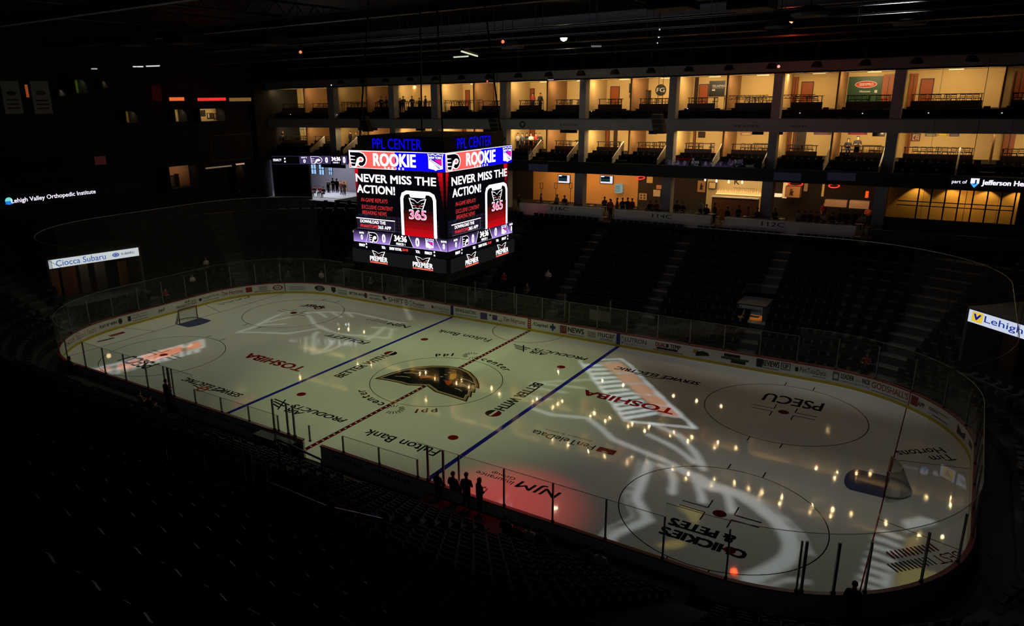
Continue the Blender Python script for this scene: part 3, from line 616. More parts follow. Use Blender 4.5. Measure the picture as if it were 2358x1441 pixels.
for k in range(4):
    # name letters
    b = MB(); c = CV(b, face(k, 3.32)); c.text('PPL CENTER', ux(530), 15.66, ux(1465)+.05, 16.28, emi((14, 8, 235), .9), .008); b.build('arena_name_letters', parent=sb, label='blue lit letters')
    # upper ring
    b = MB(); c = CV(b, face(k, SH), eps=.004)
    c.rect(-SH, 14.5, SH, 15.56, e_w); c.rect(-SH+.03, 14.53, 0.0, 15.52, e_sal); c.rect(0, 14.5, SH, 15.53, e_blu)
    flyer(c, -SH+.04, 14.56, 1.42, .94, e_k, e_w, e_or)
    c.text('ROOKIE', ux(610), 14.68, ux(1440), 15.44, e_w, .035); c.text('SERIES', ux(820), 14.52, ux(1205), 14.65, e_w, .03, 0, 1.6)
    ranger(c, SH-1.22, 14.56, 1.12, .94, emi((36, 20, 190), 1.0), e_w, e_mag)
    b.build('ring_display', parent=sb)
    # main screen
    b = MB(); c = CV(b, face(k, 3.42), eps=.003); m0, m1, zt, zb = -3.42, 3.3, 14.5, 10.66
    c.rect(m0, zb, m1, zt, e_k)
    for i in range(8): c.rect(m0, zt-2.2+i*.275, m0+.06+.03*i, zt-1.925+i*.275, emi((30+i*26, 4+i, 10+i*2), 1.0)); c.rect(m1-.05-.045*i, zt-2.2+i*.275, m1, zt-1.925+i*.275, emi((30+i*26, 4+i, 10+i*2), 1.0))
    for i in range(14):
        for j in range(5):
            c.rect(m0+.1+i*.46, zb+.05+j*.2, m0+.5+i*.46, zb+.21+j*.2, emi((18+(i*7+j*11) % 22, 16+(i*5+j*7) % 18, 26+(i*3+j*5) % 24), 1.0))
    H = 3.42
    c.text('NEVER MISS THE', ux(300, H), zz(300, 905, 310, H), ux(1865, H), zz(300, 748, 310, H), e_w, .03); c.text('ACTION!', ux(312, H), zz(312, 1118, 310, H), ux(1055, H), zz(312, 960, 310, H), e_w, .03)
    for t, x0, x1, y0, y1, oy in (('IN-GAME REPLAYS', 382, 900, 1215, 1290, 310), ('EXCLUSIVE CONTENT', 385, 1000, 1350, 1425, 310), ('BREAKING NEWS', 392, 875, 100, 175, 470)):
        c.text(t, ux(x0, H), zz(x0, y1, oy, H), ux(x1, H), zz(x0, y0, oy, H), e_red2, .0, .2)
    c.rect(ux(280, H), zz(280, 445, 470, H), ux(1030, H), zz(280, 240, 470, H), emi((34, 26, 46), 1.0)); c.rect(ux(268, H), zz(268, 252, 470, H), ux(1030, H), zz(268, 236, 470, H), e_w)
    c.line([(ux(1020, H), zz(268, 250, 470, H)), (ux(1015, H), zz(268, 440, 470, H)), (ux(285, H), zz(268, 440, 470, H))], .02, emi((120, 110, 130), 1))
    c.text('DOWNLOAD THE', ux(345, H), zz(345, 335, 470, H), ux(845, H), zz(345, 275, 470, H), e_w, .03); c.text('PHANTOMS', ux(348, H), zz(348, 425, 470, H), ux(690, H), zz(348, 362, 470, H), e_red2, .03); c.text('365 APP', ux(692, H), zz(348, 425, 470, H), ux(950, H), zz(348, 362, 470, H), e_w, .03)
    # phone
    p0, p1, pt = ux(1160, H), ux(1862, H), zz(1160, 1070, 310, H)
    o = [(p0, zb), (p0, pt-.45), (p0+.12, pt-.15), (p0+.45, pt), (p1-.45, pt), (p1-.12, pt-.15), (p1, pt-.45), (p1, zb)]; c.poly(o, e_w)
    s_ = .22; n_ = [(p0+s_, zb), (p0+s_, pt-.5), (p0+s_+.08, pt-.3), (p0+s_+.3, pt-.2), (p1-s_-.3, pt-.2), (p1-s_-.08, pt-.3), (p1-s_, pt-.5), (p1-s_, zb)]; c.poly(n_, emi((10, 10, 12), 1))
    for i in range(7): c.rect(p0+s_, zb+i*.22, p1-s_, zb+.22+i*.22, emi((int(205-i*27), int(8+(i % 2)*6), int(22-i*2)), 1.0))
    c.poly([(p0+.7, pt-.18), (p0+.78, pt-.38), (p1-.78, pt-.38), (p1-.7, pt-.18)], e_w)
    for q in (.9, 1.1, 1.6): c.rect(p0+q, pt-.3, p0+q+.06, pt-.27, e_gg)
    pm = (p0+p1)/2; mask(c, pm-.66, 12.28, 1.3, .66, e_k, e_w, e_or); c.text('365', pm-.66, 11.68, pm+.64, 12.26, e_w, .04); c.text('365', pm-.62, 11.72, pm+.6, 12.22, e_pk, .02)
    b.build('main_screen', parent=sb)
    # lower ring
    b = MB(); c = CV(b, face(k, SH), eps=.004); z0, z1 = 9.95, 10.66
    c.rect(-SH, 9.5, SH, z0, e_k)
    for i in range(6): c.rect(-SH, z1-(i+1)*(z1-z0)/6, SH, z1-i*(z1-z0)/6, PUR[i])
    c.rect(-SH, z0-.02, SH, z0+.01, emi((200, 190, 230), 1))
    a0, a1, a2, a3 = ux(845), ux(1330), ux(915), ux(1235)
    c.poly([(a0, z0), (a1, z0), (a3, z1), (a2, z1)], e_k); c.line([(a0, z0), (a2, z1)], .025, e_w); c.line([(a1, z0), (a3, z1)], .025, e_w)
    c.line([(ux(385), z0), (ux(447), z1)], .02, e_w); c.line([(ux(1885), z0), (ux(1780), z1)], .02, e_w)
    c.text('34:36', ux(950), 10.22, ux(1205), 10.6, e_w, .04); c.text('PERIOD 1', ux(990), 10.0, ux(1170), 10.15, e_w, .03)
    c.text('SHOTS', ux(262), 10.46, ux(355), 10.58, e_w, .04); c.text('SHOTS', ux(1888), 10.46, ux(2000), 10.58, e_w, .04)
    for a, e, y0, y1 in ((290, 332, 10.08, 10.4), (715, 782, 10.05, 10.58), (1380, 1458, 10.05, 10.58), (1925, 1970, 10.08, 10.4)): c.text('0', ux(a), y0, ux(e), y1, e_w, .03)
    flyer(c, ux(462), 10.0, ux(640)-ux(462), .62, e_k, e_w, e_w); ranger(c, ux(1585), 10.02, ux(1755)-ux(1585), .6, emi((60, 50, 160), 1), e_w, e_mag)
    for t, a, e in (('PENALTY', 265, 385), ('TOL:', 712, 790), ('50/50 TOTAL', 868, 1115), ('TOL:', 1392, 1480), ('PENALTY', 1578, 1725)): c.text(t, ux(a), 9.68, ux(e), 9.85, e_w, .04)
    c.text('$640', ux(1130), 9.68, ux(1245), 9.86, e_red2, .04)
    for a in (405, 1760):
        for y in (9.62, 9.82): c.rect(ux(a), y, ux(a)+.1, y+.1, e_w)
    c.rect(-SH, 8.66, SH, 9.5, emi((22, 21, 24), 1.0))
    for a, e in ((485, 835), (1348, 1755)):
        u0, u1 = ux(a), ux(e); w = u1-u0
        mask(c, u0+w*.12, 9.1, w*.74, .42, e_k, e_w, e_or); c.text('PREMIER', u0, 8.86, u1, 9.16, e_w, .03); c.rect(u0, 8.74, u1, 8.82, e_or)
    b.build('lower_display', parent=sb)
# ================================================================ far side: concourse, two levels of suites
YF = 30.0; YB = 35.5; XL, XR = -48.6, 36.0
Z_CO, Z_CC = 7.3, 11.2      # concourse floor, ceiling
Z_LF, Z_LC = 13.0, 15.3     # lower suites
Z_UF, Z_UC = 17.05, 20.0    # upper suites
def rc(x0, y0, x1, y1, Y):
    my = (y0+y1)/2; mx = (x0+x1)/2
    return at(x0, my, 'y', Y).x, at(x1, my, 'y', Y).x, at(mx, y1, 'y', Y).z, at(mx, y0, 'y', Y).z
M_FAS = mat('fascia_grey', (180, 182, 188), .7, noise=.05, scale=.5); M_COLM = mat('column_grey', (170, 172, 182), .7, noise=.05)
M_TEAL = mat('screen_off', (26, 44, 46), .2); M_DOOR = mat('door_wood', (168, 84, 36), .45, noise=.2, scale=5); M_TABLE = mat('counter_dark', (34, 22, 18), .3)
def st(name, *bx, m=DARK):
    b = MB(); b.m(m)
    for q in bx: b.box(*q)
    return b.build(name, kind='structure')
st('wall_back', (XL, XR, YB, YB+.2, Z_UF, Z_UC), (XL, XR, YB, YB+.2, Z_LF, Z_LC), m=CREAM)
st('floor', (XL, XR, 31.4, YB+.2, Z_UF-.25, Z_UF), (XL, XR, 31.4, YB+.2, Z_LF-.25, Z_LF), (-33, XR, 25.2, 38, Z_CO-.2, Z_CO))
st('ceiling', (XL, XR, YF, YB+.2, Z_UC, Z_UC+.1), (XL, XR, YF+.3, YB+.2, Z_LC, Z_LC+.1), m=mat('ceiling_plaster', (200, 180, 140), .9))
st('ceiling', (XL, XR, 29.1, 38, Z_CC, Z_CC+.15), m=BLK)
st('wall_far', (XL, XR, YF, YF+.25, Z_LC-.02, 16.35), m=M_FAS)
st('wall_far', (XL, XR, YF, YF+.2, Z_UC-.03, 20.8), (XL, XR, YF, YF+8, 20.8, 20.9), m=mat('roof_fascia_grey', (130, 130, 134), .7))
st('wall_far', (-34, XR, 29.07, 29.2, 11.25, 12.3), m=BLK)
st('wall_far', (XL-.3, XL, 28, 38, 11.25, 21), (XL, -41.7, 30, 30.2, 6.2, 11.2), m=DARK)
st('trim_1', (XL, XR, YF-.06, YF, 16.3, 16.37), m=mat('trim_metal', (150, 150, 155), .35, .6))
COLS = [(756, 770), (896, 908), (993, 1008), (1151, 1166), (1333, 1347), (1537, 1554), (1774, 1794), (2047, 2073)]
colx = [(at(a, 270, 'y', YF).x, at(b_, 270, 'y', YF).x) for a, b_ in COLS]
for i, (a, c) in enumerate(colx):
    st('wall_pier', (a, c, YF+.02, YF+.9, Z_LF-1, Z_LC), (a, c, YF+.02, YF+.9, 16.35, Z_UC), m=M_COLM)
    st('wall_divider', ((a+c)/2-.1, (a+c)/2+.1, YF+.9, YB, Z_LF, Z_LC), ((a+c)/2-.1, (a+c)/2+.1, YF+.9, YB, Z_UF, Z_UC), m=CREAM)
for px in (1335, 1536, 1768, 2030, 1165): 
    x = at(px, 440, 'y', 29.6).x; st('wall_pier', (x-.45, x+.45, 29.3, 30.2, Z_CO, Z_CC), m=M_COLM)
edges = [XL]+[(a+c)/2 for a, c in colx]+[XR]
mids = []
for a, c in zip(edges, edges[1:]):
    n = 2 if c-a > 7 else 1
    if n == 2:
        m_ = (a+c)/2; mids.append(m_)
        st('wall_divider', (m_-.07, m_+.07, 31.2, YB, Z_LF, Z_LC), (m_-.07, m_+.07, 31.2, YB, Z_UF, Z_UC), m=mat('divider_tan', (150, 112, 74), .7))
SUITES = []
for a, c in zip(edges, edges[1:]):
    if c-a > 7: SUITES += [(a+.3, (a+c)/2-.1), ((a+c)/2+.1, c-.3)]
    else: SUITES += [(a+.3, c-.3)]
# --- wall fittings, read off the photo onto the back wall plane
Y1 = YB-.02
NT = ['first', 'second', 'third', 'fourth', 'fifth', 'sixth', 'seventh', 'eighth', 'ninth', 'tenth', 'eleventh', 'twelfth', 'thirteenth', 'fourteenth', 'fifteenth', 'sixteenth', 'seventeenth', 'eighteenth', 'nineteenth', 'twentieth']
cnt = {}
def nth(k): cnt[k] = cnt.get(k, 0)+1; return NT[min(cnt[k]-1, 19)]
def fit(kind, lv, x0, y0, x1, y1):
    L = 'upper' if lv == 'U' else 'lower'; zf = Z_UF if lv == 'U' else Z_LF; zc = Z_UC if lv == 'U' else Z_LC
    a, c, z0, z1 = rc(x0, y0, x1, y1, Y1)
    for d_ in [(p+q)/2 for p, q in colx]+mids:
        if a < d_+.14 and c > d_-.14:
            if c-d_ > d_-a: a = d_+.15
            else: c = d_-.15
    if kind == 'door':
        z0 = zf; z1 = min(zc-.1, zf+2.3)
        t = thing('suite_door', 'brown wooden door, %s from the left in the %s suites' % (nth('d'+L), L), 'door', ((a+c)/2, Y1, z0))
        b = MB(); b.m(M_DOOR).box(a+.06, c-.06, Y1-.05, Y1, z0, z1-.06); b.build('door_leaf', parent=t)
        b = MB(); b.m(DWOOD).box(a, a+.06, Y1-.07, Y1, z0, z1).box(c-.06, c, Y1-.07, Y1, z0, z1).box(a, c, Y1-.07, Y1, z1-.06, z1); b.build('door_frame', parent=t)
        b = MB(); b.m(STEEL).tube((c-.18, Y1-.05, z0+1.0), (c-.18, Y1-.12, z0+1.0), .015).tube((c-.18, Y1-.11, z0+1.0), (c-.3, Y1-.11, z0+1.0), .015); b.build('door_handle', parent=t)
    elif kind == 'wood':
        z0 = zf; z1 = min(zc-.02, zf+2.7)
        b = MB(); b.m(WOOD).box(a, c, Y1-.35, Y1, z0, z1).m(DWOOD).box((a+c)/2-.02, (a+c)/2+.02, Y1-.37, Y1-.35, z0+.1, z1-.1)
        b.build('storage_cabinet', label='tall brown cabinet, %s from the left in the %s suites' % (nth('w'+L), L), cat='cabinet')
    elif kind == 'dark':
        b = MB(); b.m(DWOOD).box(a, c, Y1-.1, Y1, zf, zc-.02); b.build('dark_panel', label='dark wall panel, %s from the left in the %s suites' % (nth('k'+L), L), cat='wall panel')
    elif kind == 'jersey':
        t = thing('framed_jersey', 'framed white and maroon jersey picture, %s from the left in the %s suites' % (nth('j'+L), L), 'picture', ((a+c)/2, Y1, z0))
        b = MB(); b.m(mat('maroon', (84, 24, 20), .5)).box(a, c, Y1-.06, Y1, z0, z1); b.build('frame', parent=t)
        b = MB(); cv = CV(b, lambda u, v, h: (u, Y1-.06-h, v)); w, h_ = c-a, z1-z0
        cv.rect(a+.12*w, z0+.1*h_, c-.12*w, z1-.1*h_, mat('print_cream', (226, 206, 170))); cv.poly([(a+.2*w, z0+.5*h_), (a+.45*w, z1-.15*h_), (a+.45*w, z0+.15*h_), (a+.3*w, z0+.2*h_)], A_R); cv.text('12', a+.5*w, z0+.4*h_, c-.18*w, z1-.15*h_, mat('maroon', (84, 24, 20), .5), .02); cv.rect(a+.5*w, z0+.15*h_, c-.2*w, z0+.3*h_, A_R)
        b.build('print', parent=t)
    elif kind == 'tv':
        t = thing('television', 'switched-off television on the back wall, %s from the left in the %s suites' % (nth('t'+L), L), 'television', ((a+c)/2, Y1, z0))
        b = MB(); b.m(BLK).box(a, c, Y1-.12, Y1-.04, z0, z1).box((a+c)/2-.15, (a+c)/2+.15, Y1-.04, Y1, (z0+z1)/2-.1, (z0+z1)/2+.1); b.build('casing', parent=t)
        b = MB(); b.m(M_TEAL).box(a+.05, c-.05, Y1-.125, Y1-.12, z0+.06, z1-.05); b.build('screen', parent=t)
    elif kind == 'hung':
        a, c, z0, z1 = rc(x0, y0, x1, y1, 30.7)
        t = thing('television', 'dark television hanging under the fascia, %s from the left' % nth('h'), 'television', ((a+c)/2, 30.7, z0))
        b = MB(); b.m(BLK).box(a, c, 30.66, 30.74, z0, max(z1, z0+.4)); b.build('casing', parent=t)
        b = MB(); b.m(DSTEEL).tube(((a+c)/2, 30.7, z0+.3), ((a+c)/2, 30.7, Z_LC), .03); b.build('ceiling_bracket', parent=t)
    elif kind[0] == 'art':
        b = MB(); b.m(mat('print_'+kind[1], kind[2])).box(a, c, Y1-.05, Y1, z0, z1)
        cv = CV(b, lambda u, v, h: (u, Y1-.05-h, v)); w, h_ = c-a, z1-z0
        if len(kind) > 3:
            for (t_, u0, v0, u1, v1, m_) in kind[3]:
                if t_ == 'box': cv.rect(a+u0*w, z0+v0*h_, a+u1*w, z0+v1*h_, m_)
                elif t_ == 'oval': cv.ring(a+(u0+u1)/2*w, z0+(v0+v1)/2*h_, 0, (u1-u0)/2*w, m_, 32, asp=(v1-v0)*h_/((u1-u0)*w))
                else: cv.text(t_, a+u0*w, z0+v0*h_, a+u1*w, z0+v1*h_, m_, .015)
        b.build('wall_poster', label=kind[4] if len(kind) > 4 else '%s wall print, %s from the left in the %s suites' % (kind[1].replace('_', ' '), nth('a'+L), L), cat='poster')
A_W = mat('print_white', (230, 228, 220)); A_GN = mat('print_bright_green', (52, 120, 30)); A_OR = mat('print_orange_red', (214, 66, 40))
frame_ = lambda nm, rgb: ('art', nm, (20, 16, 14), [('box', .1, .08, .9, .92, mat('inner_'+nm, rgb))])
for k in [('door','U',721,206,736,233),('door','U',776,206,794,227),('wood','U',1048,204,1063,226),('door','U',1072,204,1082,226),('wood','U',1205,199,1216,228),('door','U',1220,199,1231,228),('wood','U',1382,197,1399,225),('door','U',1406,195,1427,225),
          ('dark','U',1600,190,1608,219),('door','U',1610,190,1632,219),('wood','U',1817,180,1837,243),('door','U',1844,183,1872,245),('wood','U',2031,184,2058,240),('wood','U',2094,175,2110,240),('door','U',2117,175,2148,245),('wood','U',2335,170,2358,245),('wood','U',650,205,656,233),('dark','U',640,205,649,233),
          ('wood','L',647,294,662,312),('wood','L',1050,297,1061,320),('wood','L',1065,297,1074,320),('wood','L',1204,300,1215,320),('door','L',1218,300,1232,320),('dark','L',1414,302,1422,320),('wood','L',1379,302,1391,320),('door','L',1395,302,1404,320),('wood','L',1576,303,1594,320),('door','L',1597,303,1603,320),('dark','L',1834,304,1856,329),('wood','L',1806,304,1823,325),('door','L',1827,304,1833,325),('wood','L',2090,307,2098,325),('wood','L',2312,308,2338,330),
          ('jersey','U',1024,205,1037,222),('jersey','U',1183,203,1195,221),('jersey','U',1361,199,1373,218),('jersey','U',1567,194,1576,214),('jersey','U',1805,188,1811,212),('jersey','L',1026,297,1038,306),('jersey','L',1182,300,1194,309),('jersey','L',1358,302,1368,312),('jersey','L',1559,302,1570,314),('jersey','L',2099,307,2119,325),
          ('tv','U',1098,202,1116,221),('tv','U',1168,199,1178,215),('tv','U',1266,198,1283,219),('tv','U',1458,193,1474,213),('tv','U',1680,187,1692,211),('tv','U',1559,191,1567,208),('tv','U',1006,203,1016,216),('tv','L',1099,297,1112,309),('tv','L',1264,300,1280,311),('tv','L',1453,302,1468,314),('tv','L',633,294,643,307),
          ('hung','L',825,293,842,300),('hung','L',848,293,869,300),('hung','L',958,295,979,301),('hung','L',1113,297,1135,305),('hung','L',1290,300,1329,306),('hung','L',1494,302,1513,309),('hung','L',1732,304,1758,310),('hung','L',1785,302,1803,310),('hung','L',2009,304,2038,314),('hung','L',1544,303,1554,309)]: fit(*k)
fit(frame_('photo', (190, 180, 150)), 'U', 622, 206, 638, 225); fit(frame_('white_menu', (215, 205, 180)), 'U', 869, 205, 884, 229)
fit(('art', 'dark_round', (20, 22, 24), [], 'tall narrow dark print beside the round black wall emblem'), 'U', 1449, 192, 1457, 214)
for q in (1449, 1460, 1472): fit(frame_('small_photo', (150, 120, 100)), 'U', q, 217, q+7, 225)
fit(('art', 'black', (14, 14, 16), [('VELASPAN', .2, .6, 1.0, .74, A_W), ('box', .2, .53, .95, .55, A_W), ('box', .2, .36, .4, .46, A_W)], 'black feature wall in an upper suite with white company lettering'), 'U', 1633, 186, 1669, 222)
fit(('art', 'green', (46, 100, 26), [('oval', .2, .58, .85, .84, A_W), ('oval', .22, .6, .83, .82, A_OR), ('SERVPRO', .33, .66, .75, .76, A_W), ('Allentown', .35, .42, .68, .5, A_W), ('box', .8, .4, .88, .5, A_W)], 'bright green feature wall in an upper suite with a red oval logo'), 'U', 1952, 176, 2030, 239)
fit(('art', 'white_sign', (226, 214, 190), [('LCS', .05, .35, .35, .9, A_K), ('box', .4, .62, .9, .72, A_G), ('box', .4, .42, .95, .5, A_G), ('box', .05, .18, .35, .26, A_K)], 'white company sign on the back wall of the far left lower suite'), 'L', 672, 294, 717, 303)
fit(('art', 'green_poster', (40, 74, 30), [('box', .1, .5, .9, .9, mat('inner_olive', (110, 120, 60)))], 'green poster beside a bright strip in a lower suite'), 'L', 1468, 302, 1482, 324)
for q in ((1608, 303, 1624, 317, 'dark', (40, 22, 20)), (1671, 303, 1681, 314, 'grey_photo', (90, 96, 110)), (1705, 304, 1732, 312, 'pink', (206, 150, 120)), (1874, 304, 1914, 310, 'blue_red', (90, 60, 80)), (1953, 304, 1997, 310, 'red_team', (130, 30, 50)), (2130, 307, 2157, 314, 'grey_logo', (120, 116, 90)), (2159, 307, 2184, 313, 'yellow_logo', (200, 160, 40)), (2186, 307, 2209, 314, 'violet_logo', (90, 80, 100)), (780, 294, 799, 313, 'olive', (130, 110, 50))):
    fit(('art', q[4], q[5], [('box', .15, .25, .85, .7, mat('inner_'+q[4], tuple(min(255, int(v*1.5)) for v in q[5])))]), 'L', *q[:4])
# round black emblem with the white initials
a, c_, z0, z1 = rc(1509, 194, 1534, 220, Y1-.05); r_ = (z1-z0)/2
b = MB(); b.m(mat('emblem_navy', (18, 26, 34), .5)); b.add([((a+c_)/2+r_*math.cos(t*PI/18), y, (z0+z1)/2+r_*math.sin(t*PI/18)) for y in (Y1-.08, Y1) for t in range(36)], [tuple(range(36))]+[(i, (i+1) % 36, 36+(i+1) % 36, 36+i) for i in range(36)])
cv = CV(b, lambda u, v, h: (u, Y1-.08-h, v)); mx, mz = (a+c_)/2, (z0+z1)/2; cv.text('FG', mx-.4, mz-.2, mx+.4, mz+.2, A_W, .01); b.build('round_emblem', label='large round black wall emblem with white initials in an upper suite', cat='sign')
# drinks fridge and bright strip
a, c_, z0, z1 = rc(1481, 208, 1496, 224, Y1-.4); t = thing('drinks_fridge', 'small glass-fronted drinks fridge beside the round black emblem', 'fridge', (a, Y1-.4, Z_UF))
b = MB(); b.m(BLK).box(a, c_, Y1-.6, Y1, Z_UF, z1); b.build('cabinet', parent=t); b = MB(); b.m(mat('fridge_glass', (90, 70, 50), .1)).box(a+.05, c_-.05, Y1-.62, Y1-.6, Z_UF+.3, z1-.1); b.build('door', parent=t)
# drink rails, stools and guard rails in every suite
def stool(label, group):
    t = thing('bar_stool', label, 'bar stool', (0, 0, 0), group); m = mat('stool_black', (16, 13, 12), .4)
    b = MB(); b.m(m).box(-.2, .2, -.2, .2, .72, .78); b.build('seat', parent=t)
    b = MB(); b.m(m).box(-.2, -.17, .17, .2, .78, 1.08).box(.17, .2, .17, .2, .78, 1.08).box(-.2, .2, .17, .2, 1.0, 1.1).box(-.2, .2, .17, .2, .86, .9); b.build('backrest', parent=t)
    for sx in (-1, 1):
        for sy in (-1, 1): b = MB(); b.m(m).tube((sx*.17, sy*.17, .73), (sx*.22, sy*.22, 0), .018, 5); b.build('leg', parent=t)
    b = MB(); b.m(m).path([(.2, .2, .3), (-.2, .2, .3), (-.2, -.2, .3), (.2, -.2, .3), (.2, .2, .3)], .012, 4); b.build('footrest', parent=t)
    return t
ST0 = stool('black bar stool at the counter of an upper suite', 'bar stools in the upper suites'); used = False
for lv, zf in (('upper', Z_UF), ('lower', Z_LF)):
    for i, (a, c_) in enumerate(SUITES):
        x0, x1 = a+.5, c_-.25-(.8 if i % 2 else 0)
        t = thing('drink_counter', 'dark drink counter in the %s suite, %s from the left' % (lv, NT[i]), 'counter', ((x0+x1)/2, 32.0, zf))
        b = MB(); b.m(M_TABLE).box(x0, x1, 31.85, 32.25, zf+1.06, zf+1.11); b.build('counter_top', parent=t)
        b = MB(); b.m(M_TABLE).box(x0, x1, 31.9, 31.96, zf, zf+.6); b.build('front_panel', parent=t)
        for q in (x0+.1, (x0+x1)/2, x1-.1): b = MB(); b.m(M_TABLE).box(q-.03, q+.03, 32.0, 32.06, zf, zf+1.06); b.build('leg', parent=t)
        n = int((x1-x0)/.5)
        for k in range(n):
            if (k*7+i*3) % 9 == 0: continue
            lab = 'black bar stool at the counter of one of the %s suites' % lv
            p = (x0+.3+k*.5, 32.55+.06*((k*5+i) % 3), zf)
            if not used: ST0.location = p; ST0['label'] = lab; used = True
            else: dup(ST0, p, ((k*31+i*17) % 7-3)*.12, lab, 'bar stools in the %s suites' % lv)
        if i % 2 == 0 and c_-a > 3:   # high table with platters
            xt = (a+c_)/2+.6
            t = thing('high_table', 'dark high table in the %s suite, %s from the left' % (lv, NT[i]), 'table', (xt, 33.9, zf))
            b = MB(); b.m(M_TABLE).box(xt-.7, xt+.7, 33.6, 34.2, zf+1.02, zf+1.08); b.build('table_top', parent=t)
            for q in (-.6, .6): b = MB(); b.m(M_TABLE).box(xt+q-.03, xt+q+.03, 33.87, 33.93, zf, zf+1.02); b.build('leg', parent=t)
def zigzag(px0, px1, label, Y=31.75, zb=Z_UF):
    a = at(px0, 230, 'y', Y).x; c_ = at(px1, 230, 'y', Y).x
    t = thing('guard_rail', label, 'railing', ((a+c_)/2, Y, zb)); m = mat('rail_iron', (24, 16, 14), .5)
    b = MB(); b.m(m).box(a, c_, Y-.03, Y+.03, zb+1.18, zb+1.23); b.build('top_rail', parent=t); b = MB(); b.m(m).box(a, c_, Y-.02, Y+.02, zb+.9, zb+.94).box(a, c_, Y-.02, Y+.02, zb+.1, zb+.14); b.build('lower_rail', parent=t)
    n = int((c_-a)/.32); b = MB(); b.m(m)
    for k in range(n): x = a+k*.32; b.tube((x, Y, zb+.92), (x+.16, Y, zb+1.2), .015, 4).tube((x+.16, Y, zb+1.2), (x+.32, Y, zb+.92), .015, 4)
    b.build('lattice', parent=t)
    b = MB(); b.m(m)
    for k in range(int((c_-a)/1.1)+1): b.box(a+k*1.1-.02, a+k*1.1+.02, Y-.02, Y+.02, zb, zb+1.2)
    b.build('post', parent=t)
zigzag(777, 844, 'dark lattice railing left of the standing group in the upper suites'); zigzag(868, 1000, 'long dark lattice railing in front of the standing group'); zigzag(1008, 1112, 'dark lattice railing right of the pier by the standing group'); zigzag(1668, 1768, 'dark lattice railing right of the black feature wall'); zigzag(1800, 1876, 'dark lattice railing in front of the tall brown door')
# light: one lamp bar per suite under the ceiling plus recessed downlights whose glints streak the ice
M_LAMP = emi((255, 206, 130), 6.0, 'lamp_warm')
DIM = {('upper', 2): .22, ('upper', 0): .8, ('upper', 3): .4, ('upper', len(SUITES)-1): .12, ('lower', 2): .3, ('upper', 13): .55}
for lv, zc in (('upper', Z_UC), ('lower', Z_LC)):
    for i, (a, c_) in enumerate(SUITES):
        k = DIM.get((lv, i), 1.0)
        t = thing('ceiling_lamp', 'warm ceiling lamp in the %s suite, %s from the left' % (lv, NT[i]), 'ceiling lamp', ((a+c_)/2, 34.6, zc-.08))
        b = MB(); b.m(emi((255, 220, 150), 1.6*k+.1)).box((a+c_)/2-.5, (a+c_)/2+.5, 34.5, 34.7, zc-.06, zc); b.build('diffuser', parent=t)
        ld = bpy.data.lights.new('lamp_light', 'AREA'); ld.energy = 105*k; ld.color = (1, .74, .40); ld.shape = 'RECTANGLE'; ld.size = (c_-a)*.8; ld.size_y = .25
        lo = bpy.data.objects.new('lamp_light', ld); COL.objects.link(lo); lo.parent = t; lo.location = (0, -3.3, -.1); lo.rotation_euler = (math.radians(76), 0, 0)
STREAK = [(703,849),(711,842),(742,840),(774,838),(765,851),(691,869),(755,869),(809,866),(843,868),(850,849),(855,839),(824,839),(705,918),(739,918),(744,906),(769,920),(820,918),(761,733),(781,757),(802,758),(838,764),(734,743),
(1118,800),(1179,804),(1173,831),(1240,844),(1263,829),(1285,856),(1306,839),(1002,870),(967,861),(980,857),(1051,882),(1063,875),(1080,892),(1121,902),(1132,894),(1150,906),(1096,909),(981,920),(1227,924),(1236,917),(1294,922),(1284,929),(1352,850),(1387,875),(1435,886),
(1551,910),(1593,900),(1604,923),(1646,909),(1660,934),(1703,921),(1307,947),(1273,938),(1369,950),(1404,960),(1394,969),(1359,958),(1446,981),(1456,974),(1426,990),(1485,991),(1495,981),(1552,995),(1543,1004),(1593,1005),(1584,1015),(1653,1018),(1645,1030),(1695,1031),(1688,1041),(1455,1052),(1444,1064),(1490,1058),(1482,1073),(1524,1069),(1549,1080),(1586,1090),(1578,1100),(1645,1102),(1638,1115),(1691,1111),(1308,1022),(1273,1013),(1355,1038),(1392,1048),
(1907,987),(1879,1078),(1928,1086),(1922,1100),(1972,1090),(2004,1089),(2133,1144),(2189,1146),(2189,1162),(1871,1162),(1866,1176),(1917,1173),(1913,1189),(1960,1182),(2170,1236),(2040,1203),(2116,1231),(1724,1124),(1754,1133),(1748,1144),(1801,1145),(1796,1160)]
b0 = MB(); b0.m(BLK).lathe((0, 0, 0), [(.15, 0), (.15, -.02), (.1, -.02), (.1, .0)], 12); dl0 = None; nd = 0
for q in STREAK:
    for h, lv in sorted(((Z_UC, 'upper suite'), (Z_LC, 'lower suite'), (Z_CC, 'concourse')), key=lambda t: abs(at(*q, 'z', -(t[0]-.03)).y-31.4)):
        p = at(*q, 'z', -(h-.03))
        if 30.3 < p.y < 35.2 and XL < p.x < XR+3:
            if dl0 is None:
                t = dl0 = thing('downlight', 'x', 'downlight', (0, 0, 0)); b0.build('trim_ring', parent=t); b = MB(); b.m(emi((255, 214, 150), 560.0, 'bulb_warm')).lathe((0, 0, -.012), [(.001, 0), (.055, 0)], 12); b.build('bulb', parent=t)
            else: t = dup(dl0, (0, 0, 0))
            t.location = (p.x, p.y, h); t['label'] = 'small recessed warm downlight in the %s ceiling' % lv; t['group'] = 'downlights in the %s ceiling' % lv; nd += 1; break
print('downlights', nd, 'of', len(STREAK))
